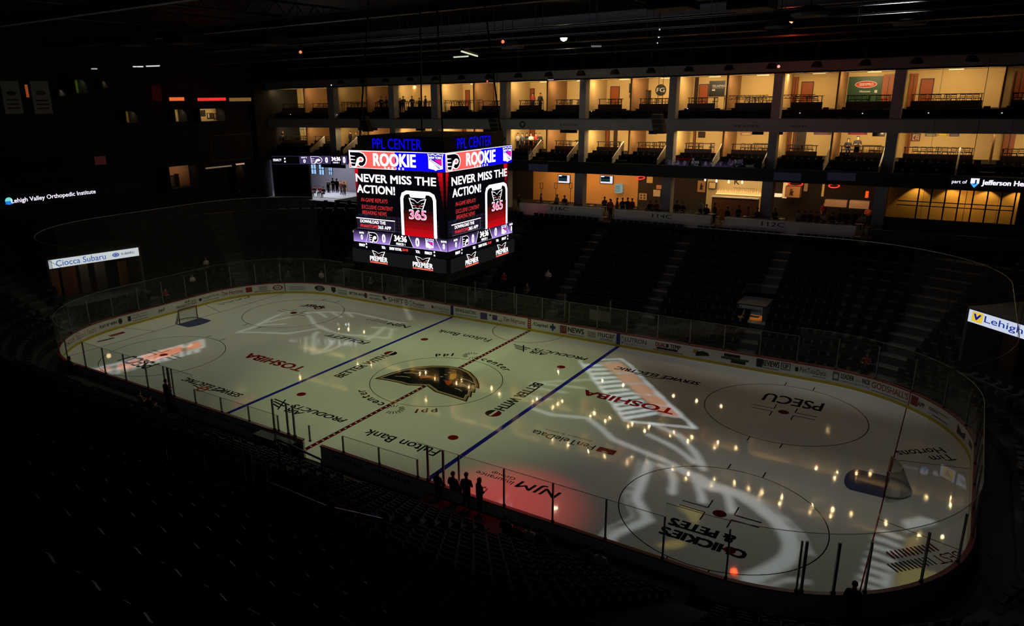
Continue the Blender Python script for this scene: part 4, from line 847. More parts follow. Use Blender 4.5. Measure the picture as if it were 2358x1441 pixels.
# --- concourse back wall and fittings
YC = 36.0
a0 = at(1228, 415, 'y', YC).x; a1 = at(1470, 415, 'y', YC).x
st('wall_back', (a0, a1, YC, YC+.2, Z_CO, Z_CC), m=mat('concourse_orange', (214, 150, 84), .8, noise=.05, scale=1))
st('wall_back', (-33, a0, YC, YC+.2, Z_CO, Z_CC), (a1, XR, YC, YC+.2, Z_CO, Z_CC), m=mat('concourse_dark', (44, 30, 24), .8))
def crect(name, x0, y0, x1, y1, m, label, cat, dep=.1, Y=YC-.03, extra=None):
    a, c, z0, z1 = rc(x0, y0, x1, y1, Y); b = MB(); b.m(m).box(a, c, Y-dep, Y, z0, z1)
    if extra: extra(CV(b, lambda u, v, h: (a+(c-a)*u, Y-dep-h, z0+(z1-z0)*v)))
    return b.build(name, label=label, cat=cat)
for x0, y0, x1, y1, n in ((1286, 403, 1312, 421, 'left'), (1383, 405, 1411, 422, 'right')):
    a, c, z0, z1 = rc(x0, y0, x1, y1, YC-.1); t = thing('television', '%s of the two lit televisions on the orange concourse wall' % n, 'television', ((a+c)/2, YC-.1, z0))
    b = MB(); b.m(BLK).box(a-.06, c+.06, YC-.12, YC-.02, z0-.06, z1+.06); b.build('casing', parent=t)
    b = MB(); cv = CV(b, lambda u, v, h: (a+(c-a)*u, YC-.12-h, z0+(z1-z0)*v)); cv.rect(0, 0, 1, 1, emi((232, 226, 240), 1)); cv.rect(.02, .22, .78, .97, emi((8, 14, 26), 1)); cv.rect(.04, .84, .3, .95, e_w); cv.rect(.05, .35, .74, .6, emi((22, 52, 60), 1)); b.build('screen', parent=t)
W_P = lambda nm, rgb: mat(nm, rgb, .6)
crect('framed_sign', 1472, 445, 1490, 460, W_P('card_tan', (190, 156, 110)), 'tan framed sign behind the concourse tables', 'sign', extra=lambda c: [c.ring(u, v, 0, .12, A_K, 14) for u in (.28, .72) for v in (.3, .7)])
crect('menu_card', 1505, 437, 1521, 452, W_P('card_white', (226, 196, 170)), 'pale menu card left of the second concourse pier', 'sign'); crect('menu_card', 1512, 426, 1524, 435, W_P('card_orange', (220, 150, 100)), 'small orange card above the pale menu card', 'sign'); crect('glowing_lamp', 1490, 407, 1503, 421, emi((205, 130, 50), .8), 'glowing amber shade beside the red neon', 'lamp')
def neon(x0, y0, x1, y1, lab):
    a, c, z0, z1 = rc(x0, y0, x1, y1, YC-.2); b = MB(); b.m(emi((250, 60, 40), 1.5)); w = (c-a)/2; hh = (z1-z0)/2
    b.path([((a+c)/2+w*math.cos(t*PI/10), YC-.3+.25*math.sin(t*PI/10), (z0+z1)/2+hh*math.sin(t*PI/10)) for t in range(21)], .05, 6).build('neon_ring', label=lab, cat='neon light')
neon(1467, 406, 1485, 412, 'red neon ring right of the orange concourse wall'); neon(1816, 419, 1849, 427, 'red neon ring above the letter cube'); neon(1909, 424, 1933, 431, 'orange neon ring at the right end of the concourse')
crect('script_sign', 1607, 416, 1625, 442, W_P('panel_tan', (180, 130, 90)), 'tan panel with a black script k left of the bar', 'sign', extra=lambda c: c.text('k', .3, .2, .75, .8, A_K, .06, .2))
crect('framed_picture', 1632, 418, 1650, 435, W_P('frame_black', (20, 16, 12)), 'black framed picture left of the glowing bar', 'picture', Y=YC-.5, extra=lambda c: c.rect(.1, .1, .9, .9, W_P('pic_tan', (200, 170, 120))))
# the bar
a, c, z0, z1 = rc(1628, 411, 1757, 447, YC-.35)
t = thing('bottle_display', 'glowing bar back wall lined with lit bottles', 'bar', ((a+c)/2, YC-.35, Z_CO))
b = MB(); b.m(W_P('bar_wall', (200, 178, 130))).box(a, c, YC-.35, YC-.2, Z_CO, Z_CC-.05); b.build('back_wall', parent=t)
b = MB(); b.m(emi((255, 196, 120), 1.5)).box(at(1650,445,'y',YC-.5).x, c, YC-.75, YC-.35, z0-.02, z0+.05); b.build('lit_shelf', parent=t)
b = MB(); cv = CV(b, lambda u, v, h: (u, YC-.36-h, v)); xx = at(1700, 415, 'y', YC-.35).x; cv.text('K', xx-.35, z1-.55, xx+.15, z1-.05, A_K, .02); cv.rect(xx-.4, z1-.9, xx+1.6, z1-.86, A_G); b.build('wall_lettering', parent=t)
bx0, bx1 = at(1652, 442, 'y', YC-.55).x, at(1755, 442, 'y', YC-.55).x; N = 46
bt = MB(); bt.m(emi((255, 190, 110), 1.1, 'bottle_glow')).lathe((0, 0, 0), [(.001, 0), (.045, 0), (.045, .17), (.018, .23), (.018, .3), (.001, .3)], 8); bo = bt.build('bottle', origin=(0, 0, 0), label='self-glowing amber bottle on the glowing bar shelf', cat='bottle', group='bottles on the bar shelf')  # backlight is put into the bottle colour as emission
bo.location = (bx0, YC-.55, z0+.05)
for k in range(1, N):
    o = bo.copy(); COL.objects.link(o); o.location = (bx0+(bx1-bx0)*k/(N-1), YC-.48-.12*(k % 2), z0+.05); q = .75+((k*37) % 11)/11*.75; o.scale = (1, 1, q)
cx0, cx1 = at(1641, 455, 'y', 33.6).x, at(1746, 457, 'y', 33.6).x
t = thing('bar_counter', 'long bar counter with a bright top in front of the bottles', 'counter', ((cx0+cx1)/2, 33.6, Z_CO)); zt_ = at(1695, 455, 'y', 33.4).z
b = MB(); b.m(W_P('bar_front', (88, 52, 34))).box(cx0, cx1, 33.4, 34.1, Z_CO, zt_-.06); b.build('counter_front', parent=t); b = MB(); b.m(W_P('bar_top', (220, 210, 200))).box(cx0-.1, cx1+.1, 33.3, 34.2, zt_-.06, zt_); b.build('counter_top', parent=t)
for k, (x, y) in enumerate(((1624, 413), (1650, 416), (1678, 418), (1709, 419))):
    p = at(x, y, 'y', 34.2); t = thing('pendant_lamp', 'small glowing pendant lamp over the bar, %s from the left' % NT[k], 'pendant lamp', p)
    b = MB(); b.m(emi((255, 226, 170), 2.2)).lathe((p.x, p.y, p.z-.16), [(.001, 0), (.08, .02), (.09, .15), (.05, .3), (.001, .32)], 10); b.build('lamp_shade', parent=t)
    b = MB(); b.m(BLK).tube((p.x, p.y, p.z+.15), (p.x, p.y, Z_CC), .012, 4); b.build('cord', parent=t)
# letter cube right of the third pier, counters and awnings
crect('letter_cube', 1812, 427, 1846, 452, W_P('cube_tan', (196, 140, 96)), 'tan letter cube with a black script k under the red neon', 'sign', dep=.8, Y=YC-1.4, extra=lambda c: c.text('k', .3, .15, .6, .8, A_K, .06, .2))
crect('bright_edge', 1803, 416, 1813, 456, emi((236, 180, 110), .9), 'bright glowing edge beside the letter cube', 'lamp', Y=YC-.6); crect('glow_counter', 1779, 445, 1801, 452, emi((250, 214, 160), 1.1), 'bright glowing counter left of the letter cube', 'counter', Y=YC-.6, dep=.5)  # brightness of cube edge and counter is put into their colour as emission
crect('wall_strip', 1852, 420, 1860, 440, emi((160, 110, 60), .6), 'dim amber wall light right of the letter cube', 'lamp'); crect('wall_strip', 1893, 421, 1898, 452, emi((190, 130, 60), .8), 'narrow amber upright light behind the concourse tables', 'lamp'); crect('glow_lamp', 1993, 440, 2000, 455, emi((255, 80, 20), 1.2), 'small orange lamp at the right end of the concourse', 'lamp', Y=33)
for x0, y0, x1, y1, n in ((1902, 459, 1952, 474, 'left'), (1958, 461, 2004, 478, 'right')): crect('table_front', x0, y0, x1, y1, W_P('table_front', (214, 172, 150)), '%s of the two pale serving tables at the concourse right end' % n, 'table', dep=.7, Y=33.8)
crect('doorway_panel', 1657, 478, 1672, 507, W_P('door_orange', (214, 130, 50)), 'orange lit doorway panel between the section walls', 'door', Y=27.8)
crect('glass_fridge', 1421, 423, 1434, 443, emi((150, 180, 176), .6), 'lit glass-door fridge on the concourse behind the jersey fan', 'fridge', dep=.6, Y=YC-.3, extra=lambda c: [c.rect(.1, v, .9, v+.04, BLK) for v in (.2, .35, .5, .65, .8)])
for k, x in enumerate((1247, 1280, 1314)):
    a, c, z0, z1 = rc(x-3, 421, x+3, 434, 34.5); b = MB(); b.m(BLK).path([(a, 34.5, z0), (a, 34.5, z1), (c, 34.5, z1), (c, 34.5, z0), (a, 34.5, z0)], .03, 4).tube(((a+c)/2, 34.5, Z_CO), ((a+c)/2, 34.5, z0), .03, 5); b.build('sign_stand', label='black framed sign stand on the concourse, %s from the left' % NT[k], cat='sign stand')
# section panels of the lower bowl top, with section numbers
for k, (p0, p1, y0, pn, txt) in enumerate(((1198, 1388, 480, 1290, '116C'), (1415, 1637, 495, 1525, '114C'), (1669, 1970, 515, 1780, '112C'))):
    a, c = at(p0, y0, 'y', 26).x, at(p1, y0+10, 'y', 26).x; t = thing('section_wall', 'pale section wall numbered %s at the top of the far stands' % txt, 'low wall', ((a+c)/2, 26, Z_CO))
    b = MB(); b.m(mat('section_grey', (225, 225, 228), .6, noise=.03)).box(a, c, 25.9, 26.1, 7.3, 8.42); b.build('panel', parent=t)
    b = MB(); cv = CV(b, lambda u, v, h: (u, 25.9-h, v)); x = at(pn, y0+5, 'y', 26).x; cv.text(txt, x-.9, 7.95, x+.9, 8.3, A_K, .015); b.build('section_number', parent=t)
    b = MB(); b.m(STEEL).tube((a, 26, 8.5), (c, 26, 8.5), .025, 5); b.build('cap_rail', parent=t)
for k, (p0, p1, Yp, zt) in enumerate(((2011, 2200, 26.0, 8.3),)):
    a, c = at(p0, 520, 'y', Yp).x, at(p1, 540, 'y', Yp).x; st('wall_low', (a, 36, Yp-.1, Yp+.1, 7.2, 8.3), m=mat('dark_panel_grey', (60, 60, 62)))
# high-top tables and chairs along the concourse edge
for k in range(22):
    x = -7.5+k*1.45
    if abs(x-1.0) < .9 or abs(x-11) < .9: continue
    t = thing('cafe_table', 'small dark cafe table behind the section walls, %s from the left' % (NT[k] if k < 20 else 'near the right end'+('' if k == 20 else ' corner')), 'table', (x, 28.0, Z_CO))
    b = MB(); b.m(M_TABLE).lathe((x, 28.0, Z_CO+.98), [(.001, .04), (.38, .04), (.38, 0), (.001, 0)], 16); b.build('table_top', parent=t)
    b = MB(); b.m(STEEL).tube((x, 28.0, Z_CO+.03), (x, 28.0, Z_CO+.98), .035).lathe((x, 28.0, Z_CO), [(.001, .03), (.24, .02), (.25, 0)], 12); b.build('pedestal', parent=t)
    for s_ in (-1, 1): dup(ST0, (x+s_*.52, 28.2, Z_CO), s_*PI/2, 'black bar stool at a cafe table on the concourse', 'bar stools on the concourse')
# --- LED ribbon graphics
def ribbon(p0, p1, zA, zB, label, draw, L=None):
    P0, P1 = Vector(p0), Vector(p1); d = (P1-P0); Ln = d.length; d.normalize(); n = Vector((d.y, -d.x))
    t = thing('ribbon_display', label, 'led display', (*P0, zA)); b = MB(); b.m(BLK); q = [P0, P1, P1-n*.2, P0-n*.2]; b.prism([(v.x, v.y, zA-.06) for v in q], (0, 0, zB-zA+.12)); b.build('casing', parent=t)
    b = MB(); c = CV(b, lambda u, v, h: (*(P0+d*u+n*h), v), eps=.004); draw(c, Ln, zA, zB); b.build('screen', parent=t)
e_pu = emi((62, 52, 92), 1); e_ws = emi((238, 228, 250), 1.25)
def rb1(c, L, a, z):
    h = z-a; c.rect(0, a, L, z, emi((3, 3, 6), 1)); c.rect(.4*L, a, L*1.0, z, e_pu); c.rect(.0, a, .4*L, a+.03, e_pu); c.rect(.0, z-.03, .4*L, z, e_pu)
    c.text('PENALTY', .02*L, a+.38*h, .14*L, a+.68*h, e_ws, .03)
    for v in (.22, .6): c.rect(.18*L, a+v*h, .2*L, a+(v+.2)*h, e_ws)
    c.text('SHOTS', .43*L, a+.72*h, .51*L, a+.92*h, e_ws, .03); c.text('0', .455*L, a+.15*h, .49*L, a+.6*h, e_ws, .04)
    flyer(c, .56*L, a+.04*h, .17*L, .92*h, e_pu, e_ws, e_ws); c.text('0', .77*L, a+.15*h, .81*L, a+.85*h, e_ws, .04)
    c.rect(.85*L, a, .999*L, z, emi((3, 3, 6), 1)); c.text('34:36', .86*L, a+.38*h, .99*L, a+.9*h, e_ws, .05); c.text('PERIOD 1', .88*L, a+.08*h, .97*L, a+.27*h, e_ws, .03)
def rb2(c, L, a, z): rb1(c, L*.92, a, z); c.rect(.92*L, a, L, z, e_pu); c.text('0', .94*L, a+.1, .975*L, z-.1, e_ws, .04)
ribbon((-42.9, 25.05), (-34.1, 29.05), 11.12, 12.08, 'lit ribbon display with game clock at the far left corner', rb2)
def pxribbon(p0, p1, pts, label, draw): ribbon(p0, p1, *pts, label, draw)
xj0, xj1 = at(2185, 422, 'y', 28.8).x, 37.5
def rbj(c, L, a, z):
    h = z-a; c.rect(0, a, L, z, emi((4, 4, 7), 1)); U = lambda px: at(px, 424, 'y', 28.75).x-xj0
    c.text('part of', U(2191), a+.3*h, U(2226), a+.72*h, e_ws, .01); u0, u1 = U(2234), U(2254)
    c.poly([(u0, z-.06), (u1, z-.06), (u1, a+.45*h), ((u0+u1)/2, a+.03*h), (u0, a+.45*h)], e_ws); c.poly([(u0, a+.45*h), (u1, a+.45*h), ((u0+u1)/2, a+.03*h)], emi((60, 170, 235), 1.2)); c.text('J', u0+.15, a+.35*h, u1-.15, z-.16, emi((20, 40, 110), 1), .03)
    c.text('Jefferson Health', U(2260), a+.2*h, U(2260)+(U(2337)-U(2260))*1.62, a+.82*h, e_ws, .03)
ribbon((xj0, 28.85), (xj1, 28.85), 11.42, 12.2, 'lit ribbon display with a health sponsor name at the far right', rbj)
for x0, x1, n in ((1216, 1260, 'leftmost'), (1781, 1844, 'middle'), (1904, 1970, 'rightmost')):
    a, c, z0, z1 = rc(x0, 378 if x0 < 1300 else 398, x1, 394 if x0 < 1300 else 416, 28.88); b = MB(); b.m(emi((24, 24, 36), .8)).box(a, c, 29.0, 29.06, z0, z1); b.build('led_panel', label='%s of the three faint blue panels along the far ribbon' % n, cat='led display')
# faint sponsor marks on the grey fascia
for k, (x, w, t_) in enumerate(((1185, 34, 'PEPSI'), (1290, 40, 'LUTRON'), (1690, 60, 'CAPITAL'), (1820, 40, 'NEWS'), (700, 30, 'BANK'))):
    a = at(x, 287, 'y', YF).x; c = at(x+w, 287, 'y', YF).x; b = MB(); cv = CV(b, lambda u, v, h: (u, YF-.001-h, v)); [cv.rect(a+(c-a)*i/6, 15.68, a+(c-a)*(i+.7)/6, 15.84, mat('fascia_print', (120, 120, 126))) for i in range(6)] if x != 1185 else cv.ring(at(1203, 287, 'y', YF).x, 15.8, .2, .34, mat('fascia_dark', (50, 50, 54)), 28); b.build('fascia_lettering', label='faint dark sponsor mark on the grey suite fascia, %s from the left' % NT[[700, 1185, 1290, 1690, 1820].index(x)], cat='sign')
# suite front: sloped side walls and glass guards of the lower seating
M_EDGE = mat('pale_edge', (210, 205, 200), .5)
for k, (x, y) in enumerate(((745, 340), (1243, 342), (1330, 345), (1433, 340), (1535, 345), (1660, 343), (1775, 345), (1912, 335), (2052, 345), (2212, 335), (1178, 342), (900, 335), (820, 335))):
    X_ = at(x, y, 'y', 31.6).x
    for a_1, c_1 in colx:
        if a_1-.1 < X_ < c_1+.1: X_ = a_1-.12
        if abs(X_-(a_1+c_1)/2) < .2: X_ = a_1-.12
    b = MB(); b.m(M_EDGE); b.prism([(X_-.05, 29.25, 12.25), (X_-.05, 29.25, 12.75), (X_-.05, 31.9, 14.15), (X_-.05, 31.9, 12.9)], (.1, 0, 0)); b.build('seating_divider', label='sloped pale divider between lower suite seats', cat='divider', group='sloped dividers of the lower suite seats')
# amber lit glazed hall at the right end of the concourse
gx = [at(p, 470, 'y', 30).x for p in (2112, 2142, 2174, 2206, 2238, 2271, 2304, 2336)]
zb_, zt_ = 8.75, 11.15
st('wall_back', (gx[0]-2.2, gx[-1]+.3, 31.6, 31.8, 7.4, 11.2), m=mat('amber_wall', (226, 172, 84), .8, noise=.06)); st('wall_low', (gx[0]-2.5, 36, 29.9, 30.1, 7.3, zb_), m=mat('low_grey', (84, 84, 86)))
win = thing('window_1', 'long glazed screen in front of the amber lit hall on the right', 'window', (gx[0], 30, zb_), kind='structure')
b = MB(); b.m(DSTEEL)
for x in gx: b.box(x-.05, x+.05, 29.95, 30.05, zb_, zt_)
b.box(gx[0]-1.4, gx[-1], 29.95, 30.05, zb_+.98, zb_+1.04).box(gx[0]-1.4, gx[-1], 29.95, 30.05, zb_+1.3, zb_+1.36); b.build('window_frame', parent=win)
b = MB(); b.m(M_GLASS).box(gx[0]-1.4, gx[-1], 29.99, 30.01, zb_, zt_); b.build('window_pane', parent=win)
def sl(x, col, e, y=30.9, z=11.15, tgt=None, ang=95, bl=.35):
    ld = bpy.data.lights.new('wall_washer', 'SPOT'); ld.energy = e; ld.color = col; ld.spot_size = math.radians(ang); ld.spot_blend = bl; ld.shadow_soft_size = .05
    o = bpy.data.objects.new('wall_washer', ld); COL.objects.link(o); o.location = (x, y, z); o.rotation_euler = (Vector(tgt or (x, y+.5, z-1))-Vector((x, y, z))).to_track_quat('-Z', 'Y').to_euler()
for p in (2112, 2192, 2275, 2345): sl(at(p, 440, 'y', 31).x, (1, .7, .26), 55)
sl((gx[0]+gx[-1])/2, (1, .6, .22), 60, y=30.3, z=10.9, ang=150, bl=1, tgt=((gx[0]+gx[-1])/2, 31.6, 9.5))
# concourse lamps
for x, e in ((-9, 22), (-5.2, 34), (-1.2, 34), (2.5, 14), (6.5, 12), (16, 20), (20, 10)):
    ld = bpy.data.lights.new('concourse_lamp', 'AREA'); ld.energy = e*2.8; ld.color = (1, .62, .26); ld.shape = 'RECTANGLE'; ld.size = 2.5; ld.size_y = .6
    o = bpy.data.objects.new('concourse_lamp', ld); COL.objects.link(o); o.location = (x, 31.2, Z_CC-.25); o.rotation_euler = (math.radians(72), 0, 0)
ld = bpy.data.lights.new('bar_lamp', 'AREA'); ld.energy = 40; ld.color = (1, .74, .4); ld.shape = 'RECTANGLE'; ld.size = 4.5; ld.size_y = .4
o = bpy.data.objects.new('bar_lamp', ld); COL.objects.link(o); o.location = ((cx0+cx1)/2, 33.6, Z_CC-.2); o.rotation_euler = (math.radians(66), 0, 0)
# bright atrium beyond the far left corner
wx = [at(p, 410, 'y', 38).x for p in (706, 806)]
st('floor', (-54, -33, 29.5, 38.2, 6.25, 6.3), m=mat('atrium_floor', (220, 224, 232), .25)); st('wall_divider', (-33, -32.8, 31.5, 38, 6.3, 11.2), m=BLK); st('wall_back', (-54, -33, 38, 38.2, 6.3, 11.2), (-54.2, -54, 29.5, 38.2, 6.3, 11.2), m=mat('atrium_wall', (120, 118, 130), .7))
for k, (x0, y0, x1, y1) in enumerate(((717, 378, 728, 400), (735, 378, 746, 402), (757, 386, 765, 402))):
    a, c, z0, z1 = rc(x0, y0, x1, y1, 37.95); t = thing('window_%d' % (k+2), 'bluish bright atrium window', 'window', (a, 37.95, z0), kind='structure')
    b = MB(); b.m(emi((150, 190, 235), 1.1)).box(a, c, 37.95, 38.0, z0, z1); b.build('pane', parent=t)
    b = MB(); b.m(BLK).box((a+c)/2-.04, (a+c)/2+.04, 37.9, 37.95, z0, z1).box(a, c, 37.9, 37.95, (z0+z1)/2-.04, (z0+z1)/2+.04).box(a-.06, a, 37.9, 37.98, z0, z1).box(c, c+.06, 37.9, 37.98, z0, z1); b.build('window_frame', parent=t)
ld = bpy.data.lights.new('atrium_lamp', 'AREA'); ld.energy = 420; ld.color = (.86, .88, 1); ld.shape = 'RECTANGLE'; ld.size = 7; ld.size_y = 4
o = bpy.data.objects.new('atrium_lamp', ld); COL.objects.link(o); o.location = (-43, 34.5, 11.1)
crect('hanging_sign', 741, 378, 796, 386, BLK, 'dark hanging sign in front of the bright atrium', 'sign', Y=31); crect('wood_floor_mat', 783, 417, 800, 438, W_P('mat_wood', (170, 120, 84)), 'tan upright panel in the bright atrium', 'panel', Y=36.5)

# reflecting glass guard in front of the suite seats, and the near ribbon it mirrors
M_GRD = thin('guard_glass', (200, 205, 205), 2.0, .02)
b = MB(); b.m(M_GRD).box(-34, 34, 29.1, 29.12, 12.3, 13.0); b.build('glass_guard', label='long low glass guard along the front of the far suite seats', cat='glass guard')
zn = at(1620, 379, 'y', 86.3).z; xa, xb = at(1545, 379, 'y', 86.3).x, at(1740, 379, 'y', 86.3).x
t = thing('ribbon_display', 'ribbon display with game clock on the near side, seen mirrored in the far glass guard', 'led display', (xa, -28.25, zn)); b = MB(); b.m(BLK).box(xa-1, xb+6, -28.35, -28.2, zn-.55, zn+.55); b.build('casing', parent=t)
b = MB(); cv = CV(b, lambda u, v, h: (xb-u, -28.2+h, v), eps=.004); rb1(cv, xb-xa, zn-.45, zn+.45); b.build('screen', parent=t)
# ================================================================ stands, ends, roof
WP_L0, WP_L1 = Vector((-37.0, -6.27)), Vector((-35.35, 1.25))
WP_R0, WP_R1 = Vector((29.45, 15.1)), Vector((35.2, 9.75))
def blocked(x, y, out):
    if x < -33.6 and -6.6 < y < 1.7: return True
    if 15.1 < x < 17.3 and 4.4 < out < 7.4 and y > 0: return True
    d = (WP_R1-WP_R0).normalized(); n = Vector((-d.y, d.x)); v = Vector((x, y))-WP_R0
    if -.3 < v.dot(d) < (WP_R1-WP_R0).length+.3 and -.4 < v.dot(n) < 6: return True
    return False
ROWS = [(1.6+.85*k, .6+.515*k) for k in range(13)]
b = MB(); b.m(DARK); aisles = MB(); aisles.m(mat('aisle_concrete', (62, 62, 64), .8))
seatpts = []
def aisle(s): return (s % 8.0) < 1.15
for out, z in ROWS:
    ss = s_samples(0, PER, .57); n = len(ss)
    for s, s2 in zip(ss, ss[1:]):
        sm = (s+s2)/2; p = bp(sm, out+.4); bl = blocked(*p, out)
        if bl: continue
        q = [bp(s, out), bp(s2, out), bp(s2, out+.86), bp(s, out+.86)]
        t = aisles if aisle(sm) else b
        t.add([(x, y, z) for x, y in q], [(0, 1, 2, 3)]); t.add([(*q[0], z-.55), (*q[1], z-.55), (*q[1], z), (*q[0], z)], [(0, 1, 2, 3)])
        if not aisle(sm):
            c = bp(sm, out+.38); d = bp(sm, out+1.38); seatpts.append((c[0], c[1], z, math.atan2(d[1]-c[1], d[0]-c[0])-PI/2))
b.build('floor', kind='structure', origin=(0, 0, 0)); aisles.build('floor', kind='structure', origin=(0, 0, 0))
# near upper deck, where the photographer stands
NR = [(-28.9-.85*k, 10.3+.62*k) for k in range(12)]
b = MB(); b.m(DARK)
for y, z in NR: b.box(-44, 44, y-.86, y, z-.7, z)
b.box(-44, 44, -28.9, -28.4, 9.2, 10.3); b.build('floor', kind='structure')
near = []
for k, (y, z) in enumerate(NR[:11]):
    for i in range(130):
        x = -20+i*.52
        if (x+20) % 9.4 < 1.2: continue
        near.append((x, y-.45, z, PI))
# suite seats (upper and lower level)
suite = []
for a, c_ in SUITES:
    for r in range(3):
        x = a+.5
        while x < c_-.4:
            suite.append((x, 29.75+r*.72, 11.75+r*.33, 0)); suite.append((x, 30.5+r*.5, 16.0+r*.18, 0)); x += .56
for r in range(3): st('floor', (XL, XR, 29.35+r*.72, 30.1+r*.72, 11.45+r*.33, 11.75+r*.33)); st('floor', (XL, XR, 30.25+r*.5, 31.4, 15.7, 16.0+r*.18))
M_SEAT = mat('seat_black', (8, 8, 10), .45, spec=.18)
def seat_geo(mb, x, y, z, r, parts='all'):
    ca, sa = math.cos(r), math.sin(r); R = lambda p: (x+p[0]*ca-p[1]*sa, y+p[0]*sa+p[1]*ca, z+p[2])
    def bx(x0, x1, y0, y1, z0, z1, sl=0):
        mb.add([R((q, w+(sl if v == z1 else 0), v)) for q in (x0, x1) for w in (y0, y1) for v in (z0, z1)], [(0,1,3,2),(4,6,7,5),(0,4,5,1),(2,3,7,6),(0,2,6,4),(1,5,7,3)])
    bx(-.22, .22, -.2, .16, .4, .46); bx(-.22, .22, .15, .2, .42, .86, .08)
mb = MB(); mb.m(M_SEAT)
# the ~290 seats nearest the camera are things of their own, all others one mass
cand = []
for p in near:
    q = PX((p[0], p[1], p[2]+.6))
    if q and -30 < q[0] < 2390 and q[1] < 1480: cand.append(((Vector(p[:3])-CAM).length, p))
cand.sort(key=lambda t: t[0]); near_i = [p for d_, p in cand[:285]]; near_s = set(near_i)
def folding_seat():
    t = thing('stadium_seat', 'black folding stadium seat in the dark near upper deck', 'seat', (0, 0, 0), 'seats of the near upper deck')
    b = MB(); b.m(M_SEAT); b.add([(x, y+(.03 if abs(x) > .15 else 0), z) for x in (-.22, -.1, .1, .22) for y, z in ((-.22, .44), (-.2, .46), (.14, .43), (.14, .39), (-.2, .41))], [(i*5+j, (i+1)*5+j, (i+1)*5+(j+1) % 5, i*5+(j+1) % 5) for i in range(3) for j in range(5)]+[(0, 1, 2, 3, 4), (19, 18, 17, 16, 15)]); b.build('seat', parent=t)
    b = MB(); b.m(M_SEAT); b.add([(x, .15+(z-.42)*.2+(.03 if abs(x) < .15 else 0)+e, z) for x in (-.22, -.1, .1, .22) for z in (.42, .64, .86) for e in (0, .035)], [(i*6+j, (i+1)*6+j, (i+1)*6+j2, i*6+j2) for i in range(3) for j, j2 in ((0, 2), (2, 4), (4, 5), (5, 3), (3, 1), (1, 0))]); b.build('backrest', parent=t)
    for sx in (-1, 1): b = MB(); b.m(mat('armrest_grey', (30, 30, 32), .25)).box(sx*.25-.025, sx*.25+.025, -.16, .16, .6, .64).box(sx*.25-.015, sx*.25+.015, .1, .16, 0, .6); b.build('armrest', parent=t)
    return t
FS = folding_seat()
for i, p in enumerate(near_i):
    if i == 0: FS.location = p[:3]; FS.rotation_euler = (0, 0, p[3])
    else: dup(FS, p[:3], p[3])
for p in seatpts+suite+[q for q in near if q not in near_s]: seat_geo(mb, *p)
mb.build('stadium_seats', label='dark mass of empty black seats filling the stands around the rink', cat='seats', kind='stuff', origin=(0, 0, 0))
# rails of the near deck
M_RAIL = mat('rail_steel', (150, 150, 155), .3, .8)
for k, (p0, p1) in enumerate((((380, 1026), (560, 1066)), ((576, 1053), (610, 1062)), ((612, 1108), (752, 1166)), ((330, 1080), (562, 1127)), ((640, 1012), (740, 1058)), ((770, 1170), (880, 1195)))):
    zr = (10.75, 10.9, 11.6, 11.2, 11.9, 11.2)[k]; a, c = at(*p0, 'z', zr), at(*p1, 'z', zr)
    t = thing('hand_rail', 'thin steel hand rail glinting in the dark near deck, %s from the top' % NT[(1, 2, 4, 3, 0, 5)[k]], 'railing', (a.x, a.y, zr-1))
    b = MB(); b.m(M_RAIL).tube(a, c, .022, 6); b.build('top_rail', parent=t)
    b = MB(); b.m(DSTEEL)
    for f_ in (0, .5, 1): q = a.lerp(c, f_); b.tube(q, (q.x, q.y, q.z-.95), .02, 5)
    b.build('post', parent=t)
# portals with lit signs
def portal(P0, P1, zt, zs, zf, depth, label, draw, bright, light, back, nm):
    d = (P1-P0); L = d.length; d.normalize(); n = Vector((-d.y, d.x))
    if n.dot(P0) < 0: n = -n        # pointing away from the ice
    t = thing('stand_portal', label, 'entrance', (*P0, zf))
    W = lambda u, o, z: (*(P0+d*u+n*o), z)
    def bx(b, u0, u1, o0, o1, z0, z1): b.add([W(u, o, z) for u in (u0, u1) for o in (o0, o1) for z in (z0, z1)], [(0,1,3,2),(4,6,7,5),(0,4,5,1),(2,3,7,6),(0,2,6,4),(1,5,7,3)])
    b = MB(); b.m(mat('portal_grey', (70, 70, 72), .8)); bx(b, -.2, 0, .02, depth, zf-1, zt); bx(b, L, L+.2, .02, depth, zf-1, zt); bx(b, -.2, L+.2, .02, depth, zt-.05, zt+.1); bx(b, -.2, L+.2, -1, depth, zf-.1, zf); b.build('tunnel_shell', parent=t)
    b = MB(); b.m(back); bx(b, 0, L, depth-.1, depth, zf, zt-.05); b.build('back_wall', parent=t)
    b = MB(); cv = CV(b, lambda u, v, h: W(u, -h, v), eps=.006); draw(cv, L, zs, zt); b.m(BLK); bx(b, 0, L, 0, .15, zs, zt); b.build('lit_sign', parent=t)
    for f, c_, w_, hgt in bright: b = MB(); b.m(c_); bx(b, L*f, L*(f+w_), depth*.55, depth*.6, zf, zf+hgt); b.build('wall_panel', parent=t)
    ld = bpy.data.lights.new('portal_lamp', 'POINT'); ld.energy = light; ld.color = (1, .66, .34); ld.shadow_soft_size = .2
    o = bpy.data.objects.new('portal_lamp', ld); COL.objects.link(o); o.parent = t; q = W(L*.55, depth*.35, zs-.1); o.location = (q[0]-P0.x, q[1]-P0.y, q[2]-zf)
    return t, W, L
S_W = emi((205, 212, 214), .95); S_B = emi((66, 96, 178), .9); S_N = emi((30, 44, 110), .9)
